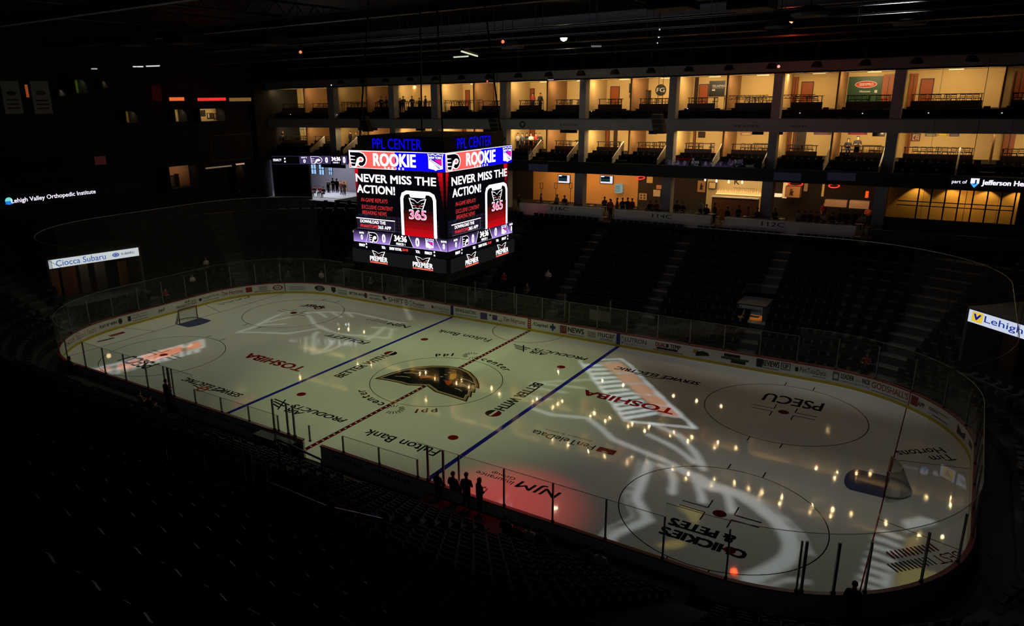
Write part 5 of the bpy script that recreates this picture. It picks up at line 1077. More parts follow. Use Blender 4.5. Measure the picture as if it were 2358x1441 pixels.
def sub_sign(c, L, a, z):
    h = z-a; c.rect(0, a, L, z, S_W); c.rect(0, a, .03*L, z, emi((170, 178, 180), .9)); c.text('Ciocca Subaru', .075*L, a+.18*h, .615*L, a+.86*h, S_B, .008)
    c.ring(.73*L, a+.5*h, 0, .04*L, S_B, 24, asp=.25*h/(.04*L)); c.ring(.73*L, a+.5*h, .02*L, .025*L, S_W, 16, asp=.6); c.text('SUBARU', .79*L, a+.38*h, .945*L, a+.66*h, S_N, .01)
    c.line([(.0, z), (.12*L, a)], .035, BLK); c.line([(.03*L, z), (.03*L, a)], .03, BLK)
M_TAN = mat('tan_wall', (150, 90, 56), .8); M_YL = mat('amber_panel', (190, 140, 40), .7); M_G2 = mat('mid_grey', (110, 112, 108), .8); M_BE = mat('beige_panel', (190, 150, 110), .7)
portal(WP_L0, WP_L1, 5.62, 4.85, 1.5, 6, 'wide lit entrance in the left stands under a white dealership sign', sub_sign, [(.1, M_BE, .09, 2.6), (.22, M_TAN, .16, 3.1), (.42, M_G2, .1, 3.2), (.6, M_G2, .12, 3.2), (.88, M_YL, .1, 2.4)], 9, mat('portal_back', (60, 52, 46), .8), 0)
def val_sign(c, L, a, z):
    h = z-a; c.rect(0, a, L, z, emi((206, 214, 236), 1.0)); c.rect(.03*L, a+.12*h, .125*L, z-.08*h, emi((232, 196, 60), 1)); c.text('V', .045*L, a+.28*h, .11*L, z-.22*h, emi((20, 20, 150), 1), .06, .1)
    c.text('Lehigh Valley', .14*L, a+.16*h, .80*L, a+.84*h, emi((24, 48, 140), 1), .008)
portal(WP_R0, WP_R1, 5.62, 4.86, 1.5, 5, 'wide entrance in the right stands under a white and blue lit sign', val_sign, [(.02, M_TAN, .12, 2.6)], 4, mat('portal_back', (60, 52, 46), .8), 1)
def srv_sign(c, L, a, z):
    h = z-a; c.rect(0, a, L, z, mat('sign_grey', (150, 154, 160), .6)); c.text('Service Electric', .04*L, a+.35*h, .96*L, a+.8*h, A_K, .02, .15); c.poly([(.1*L, a-.02), (.95*L, a-.02), (.85*L, a-.2), (.3*L, a-.2)], mat('sign_grey', (150, 154, 160), .6))
portal(Vector((15.25, 18.0)), Vector((16.95, 18.0)), 3.2, 2.55, 1.35, 2.5, 'small entrance in the far stands with a grey sign over an orange lit doorway', srv_sign, [(.3, mat('hot_orange', (230, 150, 50), .6), .55, 1.3)], 14, mat('portal_back', (60, 52, 46), .8), 2)
# left end balcony with health sponsor ribbon
st('wall_left', (-37.9, -37.6, -34, 4.5, 10.4, 11.7)); st('floor', (-46, -37.6, -34, 4.5, 10.4, 10.6))
def rbl(c, L, a, z):
    h = z-a; c.rect(0, a, L, z, emi((3, 3, 5), 1)); y0 = P0L.y; U = lambda px, py: -(at(px, py, 'x', -37.2).y-P0L.y)*(-1)
    g = [emi((110, 210, 200), 1.1), emi((30, 120, 220), 1.1)]; u = U(8, 460)
    c.ring(u+.42, a+.45, 0, .3, g[1], 18, PI, 2*PI); c.ring(u+.42, a+.45, 0, .3, g[0], 18, -.2, PI); c.poly([(u+.2, a+.38), (u+.1, a+.2), (u+.75, a+.18), (u+.5, a+.4)], g[1])
    c.text('Lehigh Valley Orthopedic Institute', U(25, 458), a+.14, U(220, 438), a+.62, e_ws, .012)
P0L = Vector((-37.25, -12.0)); ribbon((-37.25, -12.0), (-37.25, 4.3), 10.55, 11.35, 'lit ribbon display with an orthopedic sponsor name on the left balcony', rbl)
lr = []
b = MB(); b.m(DARK)
for k in range(5): b.box(-38.6-k*.9, -37.7-k*.9, -34, 3.5, 10.6, 11.0+k*.45)
b.build('floor', kind='structure')
# left end wall with lit alcoves
st('wall_left', (-49.6, -49.2, -44, 30.2, 0, 26), (-49.6, -49.2, 30.2, 38.4, 11.2, 26)); st('wall_right', (46, 46.4, -44, 38.4, 0, 26)); st('wall_near', (-49.6, 46.4, -44.8, -44.4, 0, 26)); st('wall_back', (-49.6, 46.4, 38.4, 38.8, 0, 26)); st('ceiling', (-49.6, 46.4, -44.8, 38.8, 26, 26.3), m=BLK)
XA = -46.0
def yz(x0, y0, x1, y1, X=XA):
    my = (y0+y1)/2; mx = (x0+x1)/2; return at(x0, my, 'x', X).y, at(x1, my, 'x', X).y, at(mx, y1, 'x', X).z, at(mx, y0, 'x', X).z
def alcove(x0, y0, x1, y1, wall, e, col, label, pics=(), dep=1.6):
    a, c, z0, z1 = yz(x0, y0, x1, y1); t = thing('lit_alcove', label, 'room', (XA, (a+c)/2, z0))
    b = MB(); b.m(wall).box(XA-dep-.1, XA-dep, a, c, z0, z1); b.build('back_wall', parent=t)
    b = MB(); b.m(DARK).box(XA-dep, XA, a-.1, a, z0, z1).box(XA-dep, XA, c, c+.1, z0, z1).box(XA-dep, XA, a-.1, c+.1, z1, z1+.1).box(XA-dep, XA, a-.1, c+.1, z0-.1, z0); b.build('side_walls', parent=t)
    for u0, v0, u1, v1, m in pics:
        b = MB(); b.m(BLK).box(XA-dep, XA-dep+.05, a+(c-a)*u0, a+(c-a)*u1, z0+(z1-z0)*v0, z0+(z1-z0)*v1).m(m).box(XA-dep+.05, XA-dep+.06, a+(c-a)*(u0+.03), a+(c-a)*(u1-.03), z0+(z1-z0)*(v0+.05), z0+(z1-z0)*(v1-.05)); b.build('picture', parent=t)
    ld = bpy.data.lights.new('alcove_lamp', 'AREA'); ld.energy = e; ld.color = col; ld.shape = 'RECTANGLE'; ld.size = .3; ld.size_y = max(.3, (c-a)*.8)
    o = bpy.data.objects.new('alcove_lamp', ld); COL.objects.link(o); o.parent = t; o.location = (-dep*.4, 0, z1-z0-.05); o.rotation_euler = (0, math.radians(22), 0)
WM = (1, .74, .42); P_W = mat('pic_white', (220, 205, 180)); P_T = mat('pic_brown', (120, 70, 50)); P_D = mat('pic_dark', (40, 32, 28))
alcove(404, 252, 430, 280, CREAM, 8, WM, 'narrow lit room on the left wall with one framed picture', [(.25, .35, .6, .85, P_D)])
alcove(462, 250, 518, 279, CREAM, 18, WM, 'wide lit room on the left wall crowded with framed pictures', [(.04, .05, .3, .7, P_D), (.12, .3, .32, .95, P_W), (.36, .4, .55, .9, P_D), (.6, .2, .72, .65, P_W), (.74, .2, .86, .65, P_T), (.88, .1, .98, .6, P_W)])
alcove(291, 256, 316, 282, mat('olive_wall', (170, 150, 80), .8), 5, WM, 'narrow lit doorway room left of the picture rooms')
alcove(174, 183, 200, 214, mat('lime_wall', (120, 140, 50), .8), 4, (.8, 1, .4), 'greenish lit room high on the left wall')
alcove(136, 206, 150, 221, P_W, 4, WM, 'tiny bright room high on the left wall', [(.1, .55, .9, .9, P_T), (.15, .1, .85, .4, P_W)])
alcove(236, 186, 248, 202, mat('olive_wall', (170, 150, 80), .8), 3, WM, 'small amber lit room high on the left wall')
alcove(392, 381, 456, 432, mat('beige_wall', (210, 160, 120), .8), 7, (1, .62, .36), 'beige lit concourse room in the far left corner', [(.1, .0, .42, .55, M_G2), (.44, .0, .6, .6, BLK)])
alcove(546, 380, 564, 440, mat('beige_wall', (210, 160, 120), .8), 4, (1, .62, .3), 'slim orange lit concourse room at the far left corner', [(.1, .35, .9, .75, mat('pic_orange', (200, 120, 50)))])
def cove(x0, y0, x1, y1, col, k, label):
    a, c, z0, z1 = yz(x0, y0, x1, y1); b = MB(); b.m(emi(col, k)).box(XA-.1, XA+.1, a, c, z0, z1); b.build('cove_light', label=label, cat='light')
cove(391, 224, 423, 232, (226, 104, 52), 1, 'short orange cove light on the left wall'); cove(456, 225, 519, 232, (232, 52, 44), 1, 'long red cove light on the left wall'); cove(529, 225, 577, 233, (120, 86, 44), 1, 'tan cove light right of the red one on the left wall'); cove(60, 195, 64, 224, (150, 70, 26), .8, 'thin orange upright light between the two hanging banners')
cove(474, 383, 533, 386, (120, 100, 80), .8, 'long pale strip light above the far left concourse'); cove(544, 376, 562, 379, (190, 150, 120), .9, 'short pale strip light above the far left concourse'); cove(306, 433, 326, 439, (210, 215, 235), 1, 'small bright white screen on the left concourse')
a, c, z0, z1 = yz(217, 360, 243, 379); b = MB(); b.m(mat('poster_pink', (170, 90, 96))).box(XA, XA+.1, a, c, z0, z1); b.build('wall_poster', label='tilted pink poster on the left balcony wall', cat='poster')
spot('poster_lamp', (XA+5, (a+c)/2, z1+1.5), (XA, (a+c)/2, (z0+z1)/2), (1, .7, .7), 40, 30, .5)
a, c, z0, z1 = yz(350, 196, 372, 232); b = MB(); b.m(mat('red_wall', (120, 30, 26))).box(XA-.1, XA, a, c, z0, z1); b.build('red_wall_panel', label='dim red wall panel left of the orange cove light', cat='wall panel')
spot('panel_lamp', (XA+4, (a+c)/2, z1+1), (XA, (a+c)/2, z0), (1, .3, .25), 26, 40, .8)
a, c, z0, z1 = yz(487, 310, 580, 368); b = MB(); b.m(mat('frame_line', (90, 90, 92), .5)); q = [(XA, a, z0), (XA, a, z1), (XA, c, z1), (XA, c, z0), (XA, a, z0)]; b.path(q, .04, 4); b.build('wall_frame', label='large thin rectangular frame on the dark left wall', cat='frame')
# hanging championship banners
for k, (x0, x1) in enumerate(((6, 48), (74, 116))):
    X_ = -33; a, c, z0, z1 = yz(x0, 186, x1, 262, X_); t = thing('hanging_banner', '%s of the two faint banners hanging at the far left' % ('left', 'right')[k], 'banner', (X_, (a+c)/2, z0))
    b = MB(); b.m(mat('banner_grey', (120, 120, 124), .9)).box(X_-.02, X_+.02, a, c, z0, z1); cv = CV(b, lambda u, v, h: (X_+.02+h, a+(c-a)*u, v)); mz = z1-.9; cv.ring(.5, mz, 0, .28, P_D, 20, asp=1.2*.5); [cv.rect(.15, z0+.35+.3*i, .85, z0+.47+.3*i, P_D) for i in range(3)]; b.build('cloth', parent=t)
    b = MB(); b.m(DSTEEL).tube((X_, a, z1), (X_, c, z1), .03).tube((X_, a, z1), (X_, a, 26), .01, 4).tube((X_, c, z1), (X_, c, 26), .01, 4); b.build('hanger', parent=t)
# ---------------------------------------------------------------- roof steel
M_BM = mat('beam_steel', (120, 118, 124), .45, .2)
def xbeam(y, z, n, w=.25):
    b = MB(); b.m(M_BM).box(-49, 43, y-w, y+w, z, z+.05).box(-49, 43, y-.03, y+.03, z+.05, z+.6).box(-49, 43, y-w, y+w, z+.6, z+.65); return b.build('roof_beam', label='long roof beam running the length of the hall, %s from the near side' % n, cat='beam')
for k, y in enumerate((-22, -10.6, 3.0, 17.2)): xbeam(y, 23.8, NT[k])
for k, x in enumerate((-40, -28, -16, 8, 20, 32)):
    b = MB(); b.m(DSTEEL).tube((x, -40, 25.6), (x, 37, 25.6), .08).tube((x, -40, 24.6), (x, 37, 24.6), .08)
    for i in range(38): y = -40+i*2; b.tube((x, y, 24.6), (x, y+1, 25.6), .04, 4).tube((x, y+1, 25.6), (x, y+2, 24.6), .04, 4)
    b.build('roof_truss', label='dark steel roof truss crossing the hall, %s from the left end' % NT[k], cat='truss')
for k, (y, x0, x1) in enumerate(((10.5, -34, 34), (24.0, -38, 36))):
    t = thing('catwalk', 'dark catwalk under the roof, the one %s the far suites' % ('away from', 'nearest')[k], 'catwalk', (0, y, 22.0))
    b = MB(); b.m(DSTEEL).box(x0, x1, y-.5, y+.5, 22.0, 22.06); b.build('walkway', parent=t)
    for s_ in (-1, 1): b = MB(); b.m(M_BM).tube((x0, y+s_*.5, 23.0), (x1, y+s_*.5, 23.0), .025, 5).tube((x0, y+s_*.5, 22.5), (x1, y+s_*.5, 22.5), .02, 5); b.build('hand_rail', parent=t)
    b = MB(); b.m(DSTEEL)
    for i in range(int((x1-x0)/4)+1):
        for s_ in (-1, 1): b.tube((x0+i*4, y+s_*.5, 22), (x0+i*4, y+s_*.5, 26), .02, 4)
    b.build('hanger', parent=t)
for k, (x0, y0, x1, y1, c_) in enumerate(((1045, 131, 1078, 129, (190, 205, 170)), (1063, 118, 1099, 129, (205, 215, 180)), (306, 153, 330, 153, (190, 190, 195)), (337, 152, 367, 151, (200, 200, 205)), (210, 158, 224, 158, (150, 150, 150)), (1362, 106, 1384, 106, (90, 90, 90)), (1262, 183, 1274, 183, (120, 120, 120)))):
    a, c = at(x0, y0, 'z', 21.6), at(x1, y1, 'z', 21.6)
    if a.y > 29: a, c = at(x0, y0, 'y', 28), at(x1, y1, 'y', 28)
    t = thing('strip_light', 'thin bright strip light under the roof, number %s when read clockwise from the scoreboard' % NT[k], 'strip light', a); m = (a+c)/2
    t['label'] = ['lower of the two bright strip lights above the scoreboard', 'upper tilted bright strip light above the scoreboard', 'left of the two white strip lights at the upper left', 'right of the two white strip lights at the upper left', 'small dim strip light at the far upper left', 'faint grey strip light right of the scoreboard cables', 'faint grey strip light just above the far suite fascia'][k]
    b = MB(); b.m(emi(c_, 1.2)).tube(a, c, .07, 6); b.build('tube', parent=t); b = MB(); b.m(DSTEEL).tube((a.x, a.y, a.z+.1), (c.x, c.y, c.z+.1), .1, 6).tube((m.x, m.y, m.z+.1), (m.x, m.y, 26), .02, 4); b.build('housing', parent=t)
for k, (x, y, c_, r, z, l) in enumerate(((692, 120, (255, 120, 60), .1, 21.6, 'red signal lamp under the roof, the leftmost'), (1158, 96, (255, 110, 80), .1, 21.6, 'red signal lamp under the roof above the scoreboard, right side'), (1122, 187, (255, 90, 70), .09, 20.6, 'red signal lamp just above the far suites'), (1793, 153, (255, 150, 140), .12, 20.8, 'bright pink red signal lamp above the right suites'), (763, 196, (240, 240, 240), .07, 20.5, 'white glint above the left suites'), (1519, 68, (150, 150, 160), .05, 22, 'faint pin light hanging high at centre right, top one'), (1517, 85, (220, 220, 230), .06, 22, 'pin light hanging high at centre right, middle one'), (1514, 99, (170, 170, 180), .05, 22, 'pin light hanging high at centre right, lowest one'))):
    p = at(x, y, 'z', z)
    if p.y > 29: p = at(x, y, 'y', 28.2)
    b = MB(); b.m(emi(c_, 1.6)).lathe(p, [(.001, -r), (r*.8, -r*.6), (r, 0), (r*.6, r*.8), (.001, r)], 8).m(DSTEEL).tube((p.x, p.y, p.z+r*.7), (p.x, p.y, 26), .015, 4); b.build('signal_lamp', label=l, cat='lamp')  # the white one above the left suites is a glint painted as a bead
for k, (x, y) in enumerate(((1362, 257), (1583, 251), (669, 264), (776, 265), (1842, 261), (1986, 262), (2138, 261), (2307, 261))):
    p = at(x, y, 'y', 30.3); b = MB(); b.m(emi((220, 225, 235), 1.1)).lathe((p.x, p.y, p.z), [(.001, 0), (.045, .0), (.045, .06), (.001, .06)], 8); b.build('white_glint', label='tiny white glint on the dark upper suite front', cat='glint', group='white glints of the upper suites')  # glints painted in as small glowing beads
M_DISC = mat('fixture_grey', (70, 70, 74), .6)
for k, (x, y) in enumerate(((1795, 68), (2095, 58), (1865, 38), (1180, 112))):
    p = at(x, y, 'z', 22); t = thing('roof_fixture', 'round grey fixture under the roof, %s from the right' % NT[(1, 0, 2, 3)[k]], 'roof fixture', p)
    t['label'] = ['round grey roof fixture high above the lattice railing of the right suites', 'rightmost round grey roof fixture', 'smaller round grey roof fixture near the top edge', 'round grey roof fixture right of the scoreboard'][k]
    b = MB(); b.m(M_DISC).lathe(p, [(.001, 0), (.8, 0), (.9, .15), (.3, .5), (.001, .5)], 20); b.build('shade', parent=t); b = MB(); b.m(DSTEEL).tube((p.x, p.y, p.z+.5), (p.x, p.y, 26), .03); b.build('stem', parent=t)
for k in range(19):   # black fixtures in a row along the roof fascia
    x = -34+k*3.4; t = thing('floodlight', 'black floodlight hanging along the roof fascia, %s from the left' % NT[k], 'floodlight', (x, 28.6, 20.3))
    b = MB(); b.m(BLK).lathe((x, 28.6, 20.3), [(.001, .0), (.42, 0), (.45, .1), (.25, .45), (.001, .5)], 14); b.build('shade', parent=t); b = MB(); b.m(DSTEEL).tube((x, 28.6, 20.75), (x, 28.6, 26.0), .03).box(x-.05, x+.05, 28.5, 28.7, 22.1, 22.3); b.build('yoke', parent=t)
b = MB(); b.m(DSTEEL).tube((-36, 28.6, 22.35), (34, 28.6, 22.35), .06).tube((-36, 28.6, 22.3), (-36, 28.6, 26), .03).tube((34, 28.6, 22.3), (34, 28.6, 26), .03); b.build('lighting_pipe', label='long dark lighting pipe carrying the floodlights in front of the suites', cat='pipe')
for k, (x, y, Y) in enumerate(((1137, 292, 26), (1512, 285, 26), (838, 285, 26))):   # line array loudspeakers
    p = at(x, y, 'y', Y); t = thing('loudspeaker', ['black loudspeaker hanging right of the scoreboard', 'black loudspeaker hanging in front of the middle suites', 'black loudspeaker hanging left above the scoreboard'][k], 'loudspeaker', p)
    b = MB(); b.m(BLK)
    for i in range(4): zt = p.z+.8-i*.42; b.prism([(p.x-.45+i*.05, Y-.35+i*.1, zt), (p.x+.45+i*.05, Y-.35+i*.1, zt), (p.x+.45+i*.08, Y+.35+i*.1, zt), (p.x-.45+i*.08, Y+.35+i*.1, zt)], (.05, .08, -.38))
    b.build('cabinet', parent=t); b = MB(); b.m(DSTEEL).tube((p.x, Y, p.z+.8), (p.x, Y, 26), .02, 4).tube((p.x+.4, Y, p.z+.8), (p.x+.4, Y, 26), .02, 4); b.build('hanging_cable', parent=t)

# roof lamps whose mirror images lie in the ice near the camera
for q, c_, k_, l in (((1690, 1318), (255, 70, 30), 60, 'red warning lamp on the roof, mirrored in the near right ice'), ((1278, 1172), (255, 235, 190), 40, 'pale roof lamp mirrored in the ice by the near boards'), ((1362, 818), (255, 235, 200), 8, 'small pale roof lamp over the far blue line')):
    p = at(*q, 'z', -23.4); r = .3
    if p.y > 28: continue
    b = MB(); b.m(emi(c_, k_)).lathe((p.x, p.y, 23.4), [(.001, -r), (r*.8, -r*.6), (r, 0)], 10).m(DSTEEL).lathe((p.x, p.y, 23.4), [(r*1.3, 0), (r*1.3, r), (.001, r*1.4)], 10).tube((p.x, p.y, 23.6), (p.x, p.y, 26), .03); b.build('signal_lamp', label=l, cat='lamp')
    if k_ == 60: g_ = at(1690, 1325, 'z', 0); spot('signal_glow', (p.x, p.y, 23.3), g_, (1, .16, .05), 2600, 4.2, 1.0, .05)
# ================================================================ people
SKN = mat('skin', (196, 140, 110), .6); HAIR = mat('hair_brown', (46, 30, 22), .7); SHOE = mat('shoe_black', (20, 18, 18), .6)
PTS = mat('trousers_navy', (28, 32, 46), .8)
def skeleton(pose):
    V = {}; E = []
    def v(n, p, r, k): V[n] = (p, r, k)
    hip = .95; fy = 0
    sit = pose == 'sit'
    if sit: hip = .52
    v('pel', (0, 0, hip), (.16, .12), 'p'); v('wst', (0, 0, hip+.17), (.145, .11), 's'); v('chs', (0, .01, hip+.40), (.175, .12), 's'); v('nb', (0, 0, hip+.52), (.08, .075), 's'); v('nk', (0, -.01, hip+.58), (.055, .055), 'k'); v('hd', (0, -.03, hip+.68), (.078, .09), 'k'); v('ht', (0, -.02, hip+.79), (.075, .085), 'k')
    v('nose', (0, -.125, hip+.68), (.016, .018), 'k')
    E += [('pel', 'wst'), ('wst', 'chs'), ('chs', 'nb'), ('nb', 'nk'), ('nk', 'hd'), ('hd', 'ht'), ('hd', 'nose')]
    for s, sx in (('l', -1), ('r', 1)):
        if sit: L = [('h', (.09, -.02, hip-.02), .095), ('kn', (.11, -.46, hip), .07), ('an', (.11, -.44, .1), .048), ('to', (.12, -.6, .05), .04)]
        elif pose == 'step': L = [('h', (.09, 0, hip-.06), .095), ('kn', (.1, -.1*sx, .5), .068), ('an', (.1, .06*sx, .1), .046), ('to', (.11, .06*sx-.16, .045), .04)]
        else: L = [('h', (.09, 0, hip-.06), .095), ('kn', (.1, -.02, .5), .068), ('an', (.11, .02, .1), .046), ('to', (.13, -.15, .045), .04)]
        pr = 'pel'
        for n, (x, y, z), r in L: v(n+s, (x*sx, y, z), (r, r), 'o' if n in ('an', 'to') else 'p'); E.append((pr, n+s)); pr = n+s
        z0 = hip+.46
        if pose == 'hold' or sit: A = [('sh', (.2, 0, z0), .06), ('el', (.27, -.02, z0-.28), .045), ('wr', (.14, -.26, z0-.24), .03)]
        elif pose == 'up' and sx > 0: A = [('sh', (.2, 0, z0), .06), ('el', (.36, -.12, z0-.02), .045), ('wr', (.16, -.16, z0+.2), .03)]
        else: A = [('sh', (.2, 0, z0), .06), ('el', (.27, .02, z0-.28), .045), ('wr', (.28, -.06, z0-.54), .03)]
        pr = 'chs'
        for n, (x, y, z), r in A: v(n+s, (x*sx, y, z), (r, r), 's' if n != 'wr' else 'k'); E.append((pr, n+s)); pr = n+s
        w = Vector(V['wr'+s][0]); e = Vector(V['el'+s][0]); d = (w-e).normalized(); sd = d.orthogonal().normalized() if abs(d.z) < .7 else Vector((0, 1, 0)); v('pm'+s, tuple(w+d*.07), (.034, .02), 'k'); E.append(('wr'+s, 'pm'+s))
        for i, (off, ln) in enumerate(((-.03, .075), (-.01, .088), (.01, .082), (.03, .065))):
            a = w+d*.1+sd*off; v('f%d%s' % (i, s), tuple(a), (.01, .01), 'k'); v('g%d%s' % (i, s), tuple(a+d*ln*.6+Vector((-.012*sx, -.01, 0))), (.008, .008), 'k'); E += [('pm'+s, 'f%d%s' % (i, s)), ('f%d%s' % (i, s), 'g%d%s' % (i, s))]
        v('th'+s, tuple(w+d*.05-sd*.05+Vector((-.01*sx, 0, 0))), (.011, .011), 'k'); E.append(('pm'+s, 'th'+s))
    return V, E
PM = {}
def person_mesh(pose):
    if pose in PM: return PM[pose]
    V, E = skeleton(pose); ns = list(V); me = bpy.data.meshes.new('p'); me.from_pydata([V[n][0] for n in ns], [(ns.index(a), ns.index(c)) for a, c in E], [])
    o = bpy.data.objects.new('p', me); COL.objects.link(o); m = o.modifiers.new('s', 'SKIN'); m.use_smooth_shade = True
    for i, n in enumerate(ns):
        k_ = 1.28 if V[n][2] in 'sp' else (1.15 if V[n][2] == 'o' or n in ('hd', 'ht', 'nk') else 1); me.skin_vertices[0].data[i].radius = (V[n][1][0]*k_, V[n][1][1]*k_)
    me.skin_vertices[0].data[0].use_root = True
    sd = o.modifiers.new('d', 'SUBSURF'); sd.levels = 1; sd.render_levels = 1
    dg = bpy.context.evaluated_depsgraph_get(); dg.update(); out = bpy.data.meshes.new_from_object(o.evaluated_get(dg)); bpy.data.objects.remove(o)
    out.materials.clear()
    for q in (SKN, A_K, PTS, SHOE): out.materials.append(q)
    pts = [(Vector(V[n][0]), 'kspo'.index(V[n][2])) for n in ns]
    # sample along bones so that the nearest bone decides the cloth
    for a, c in E:
        pa, pc = Vector(V[a][0]), Vector(V[c][0]); k = 'kspo'.index(V[c][2]) if V[a][2] != 'k' else 0
        pts.append((pa.lerp(pc, .66), k)); pts.append((pa.lerp(pc, .33), 'kspo'.index(V[a][2])))
    for p in out.polygons:
        c = p.center; p.material_index = min(pts, key=lambda t: (t[0]-c).length_squared)[1]; p.use_smooth = True
    PM[pose] = (out, V['ht'][0], V['hd'][0]); return PM[pose]
def hairgeo(h, long_):
    b = MB(); b.m(HAIR); x, y, z = h; vs = []; n = 12; R = [(.0, .112), (.056, .1), (.09, .06), (.105, 0), (.1, -.05)]+([(.1, -.12), (.1, -.22)] if long_ else [])
    for j, (r, dz) in enumerate(R):
        for i in range(n):
            t = 2*PI*i/n; rr = max(r, .002); front = math.sin(t) < -.3
            yy = math.sin(t)*rr*1.12+.015; zz_ = dz if not (front and dz < .03) else .04
            if front and dz < .03: yy = math.sin(t)*.085
            vs.append((x+math.cos(t)*rr, y+yy, z-.02+zz_))
    b.add(vs, [(j*n+i, j*n+(i+1) % n, (j+1)*n+(i+1) % n, (j+1)*n+i) for j in range(len(R)-1) for i in range(n)]); return b
VM = {}
def person(x, y, z, rz, pose, shirt, label, long_=False, pants=None, sc=1.0, group=None):
    me, ht, hd = person_mesh(pose); key = (pose, shirt, pants)
    if key not in VM:
        m2 = me.copy(); m2.materials[1] = mat('cloth_%d_%d_%d' % shirt, shirt, .8)
        if pants: m2.materials[2] = mat('cloth_%d_%d_%d' % pants, pants, .8)
        VM[key] = m2
    t = thing('person', label, 'person', (0, 0, 0), group)
    o = bpy.data.objects.new('body', VM[key]); COL.objects.link(o); o['_o'] = (0, 0, 0); o.parent = t
    hk = ('hair', pose, long_)
    if hk not in VM:
        h = hairgeo(ht, long_).build('hair', parent=t); VM[hk] = h.data
        e = MB(); e.m(A_K)
        for sx in (-1, 1): e.lathe((hd[0]+sx*.03, hd[1]-.098, hd[2]+.025), [(.001, -.006), (.009, 0), (.001, .006)], 6)
        e.m(mat('lips', (150, 70, 70))).box(hd[0]-.025, hd[0]+.025, hd[1]-.104, hd[1]-.095, hd[2]-.05, hd[2]-.042); VM['face', pose] = e.build('face', parent=t).data
    else:
        for nm, d in (('hair', VM[hk]), ('face', VM.get(('face', pose)))):
            if d: q = bpy.data.objects.new(nm, d); COL.objects.link(q); q.parent = t
    t.location = (x, y, z); t.rotation_euler = (0, 0, rz); t.scale = (sc, sc, sc); return t
D = (18, 18, 22); RD = (150, 30, 34); WH = (190, 186, 180); GY = (70, 72, 76); BL = (34, 44, 70); OR = (200, 84, 30); PK = (180, 90, 100)
def PA(px, Y, z, pose, shirt, label, rz=0, **k):
    q = at(px, 0, 'y', Y)
    for _ in range(6):   # walk the pixel row until the foot point sits on floor z
        yy = PX((q.x, Y, z+.9))[1]; q = at(px, yy, 'y', Y)
    return person(q.x, Y, z, rz, pose, shirt, label, **k)
# rz = 0 faces the ice (towards -y)
U_ = [(878, 'hold', D, 'leftmost of the dark figures standing at the upper suite lattice railing'), (890, 'step', D, 'second dark figure from the left at the upper suite lattice railing'), (899, 'hold', BL, 'third figure from the left at the upper suite lattice railing'), (922, 'stand', D, 'shorter dark figure left of a pair at the upper suite railing'), (929, 'hold', D, 'taller right figure of the pair at the upper suite railing'), (949, 'hold', D, 'dark figure standing alone near the lit wall of the upper suite'), (966, 'hold', D, 'stooped dark figure by the lit wall of the upper suite'), (980, 'stand', D, 'rightmost dark figure of the upper suite group')]
for px, po, c_, l in U_: PA(px, 31.35, Z_UF, po, c_, l, rz=.3*((px % 5)-2), sc=.97 if px not in (922, 966) else .86)
PA(1227, 33.2, Z_UF, 'hold', RD, 'person in red behind the white platter in an upper suite'); PA(1244, 32.8, Z_UF, 'stand', D, 'dark figure right of the white platter in an upper suite')
for px, po, c_, l, kw in ((807, 'up', BL, 'figure raising one hand to the head in a lower suite', {}), (821, 'sit', GY, 'long haired person sitting between two others in a lower suite', dict(long_=True)), (837, 'hold', D, 'broad dark figure with hands at the chest in a lower suite', {}),
    (922, 'stand', D, 'leftmost of four dark figures in the lower suite above the scoreboard', {}), (939, 'hold', D, 'second of four dark figures in the lower suite above the scoreboard', {}), (953, 'step', D, 'third of four dark figures in the lower suite above the scoreboard', {}), (960, 'hold', D, 'rightmost of four dark figures in the lower suite above the scoreboard', {}),
    (1193, 'hold', WH, 'person in a pale top at the left of the crowded lower suite', {}), (1203, 'stand', GY, 'person in grey second in the crowded lower suite', {}), (1213, 'hold', D, 'dark person in the middle of the crowded lower suite', {}), (1223, 'hold', WH, 'person in white in the middle of the crowded lower suite', {}), (1234, 'step', RD, 'person in red in the crowded lower suite', {}), (1243, 'hold', D, 'rightmost dark person of the crowded lower suite', {}),
    (1953, 'sit', D, 'long haired silhouette sitting in a right lower suite', dict(long_=True)), (1973, 'hold', D, 'large dark silhouette beside the long haired one in a right lower suite', dict(sc=1.06)), (652, 'sit', D, 'lone figure sitting in the far left lower suite', {})):
    PA(px, (31.9, 32.75, 32.35)[px % 3] if px not in (821, 1953, 652) else 32.2, Z_LF+(.35 if po == 'sit' else 0), po, c_, l, rz=.25*((px % 5)-2), **kw)
PA(1222, 29.9, 12.1, 'sit', WH, 'person in white sitting in the suite seats below the crowded suite')
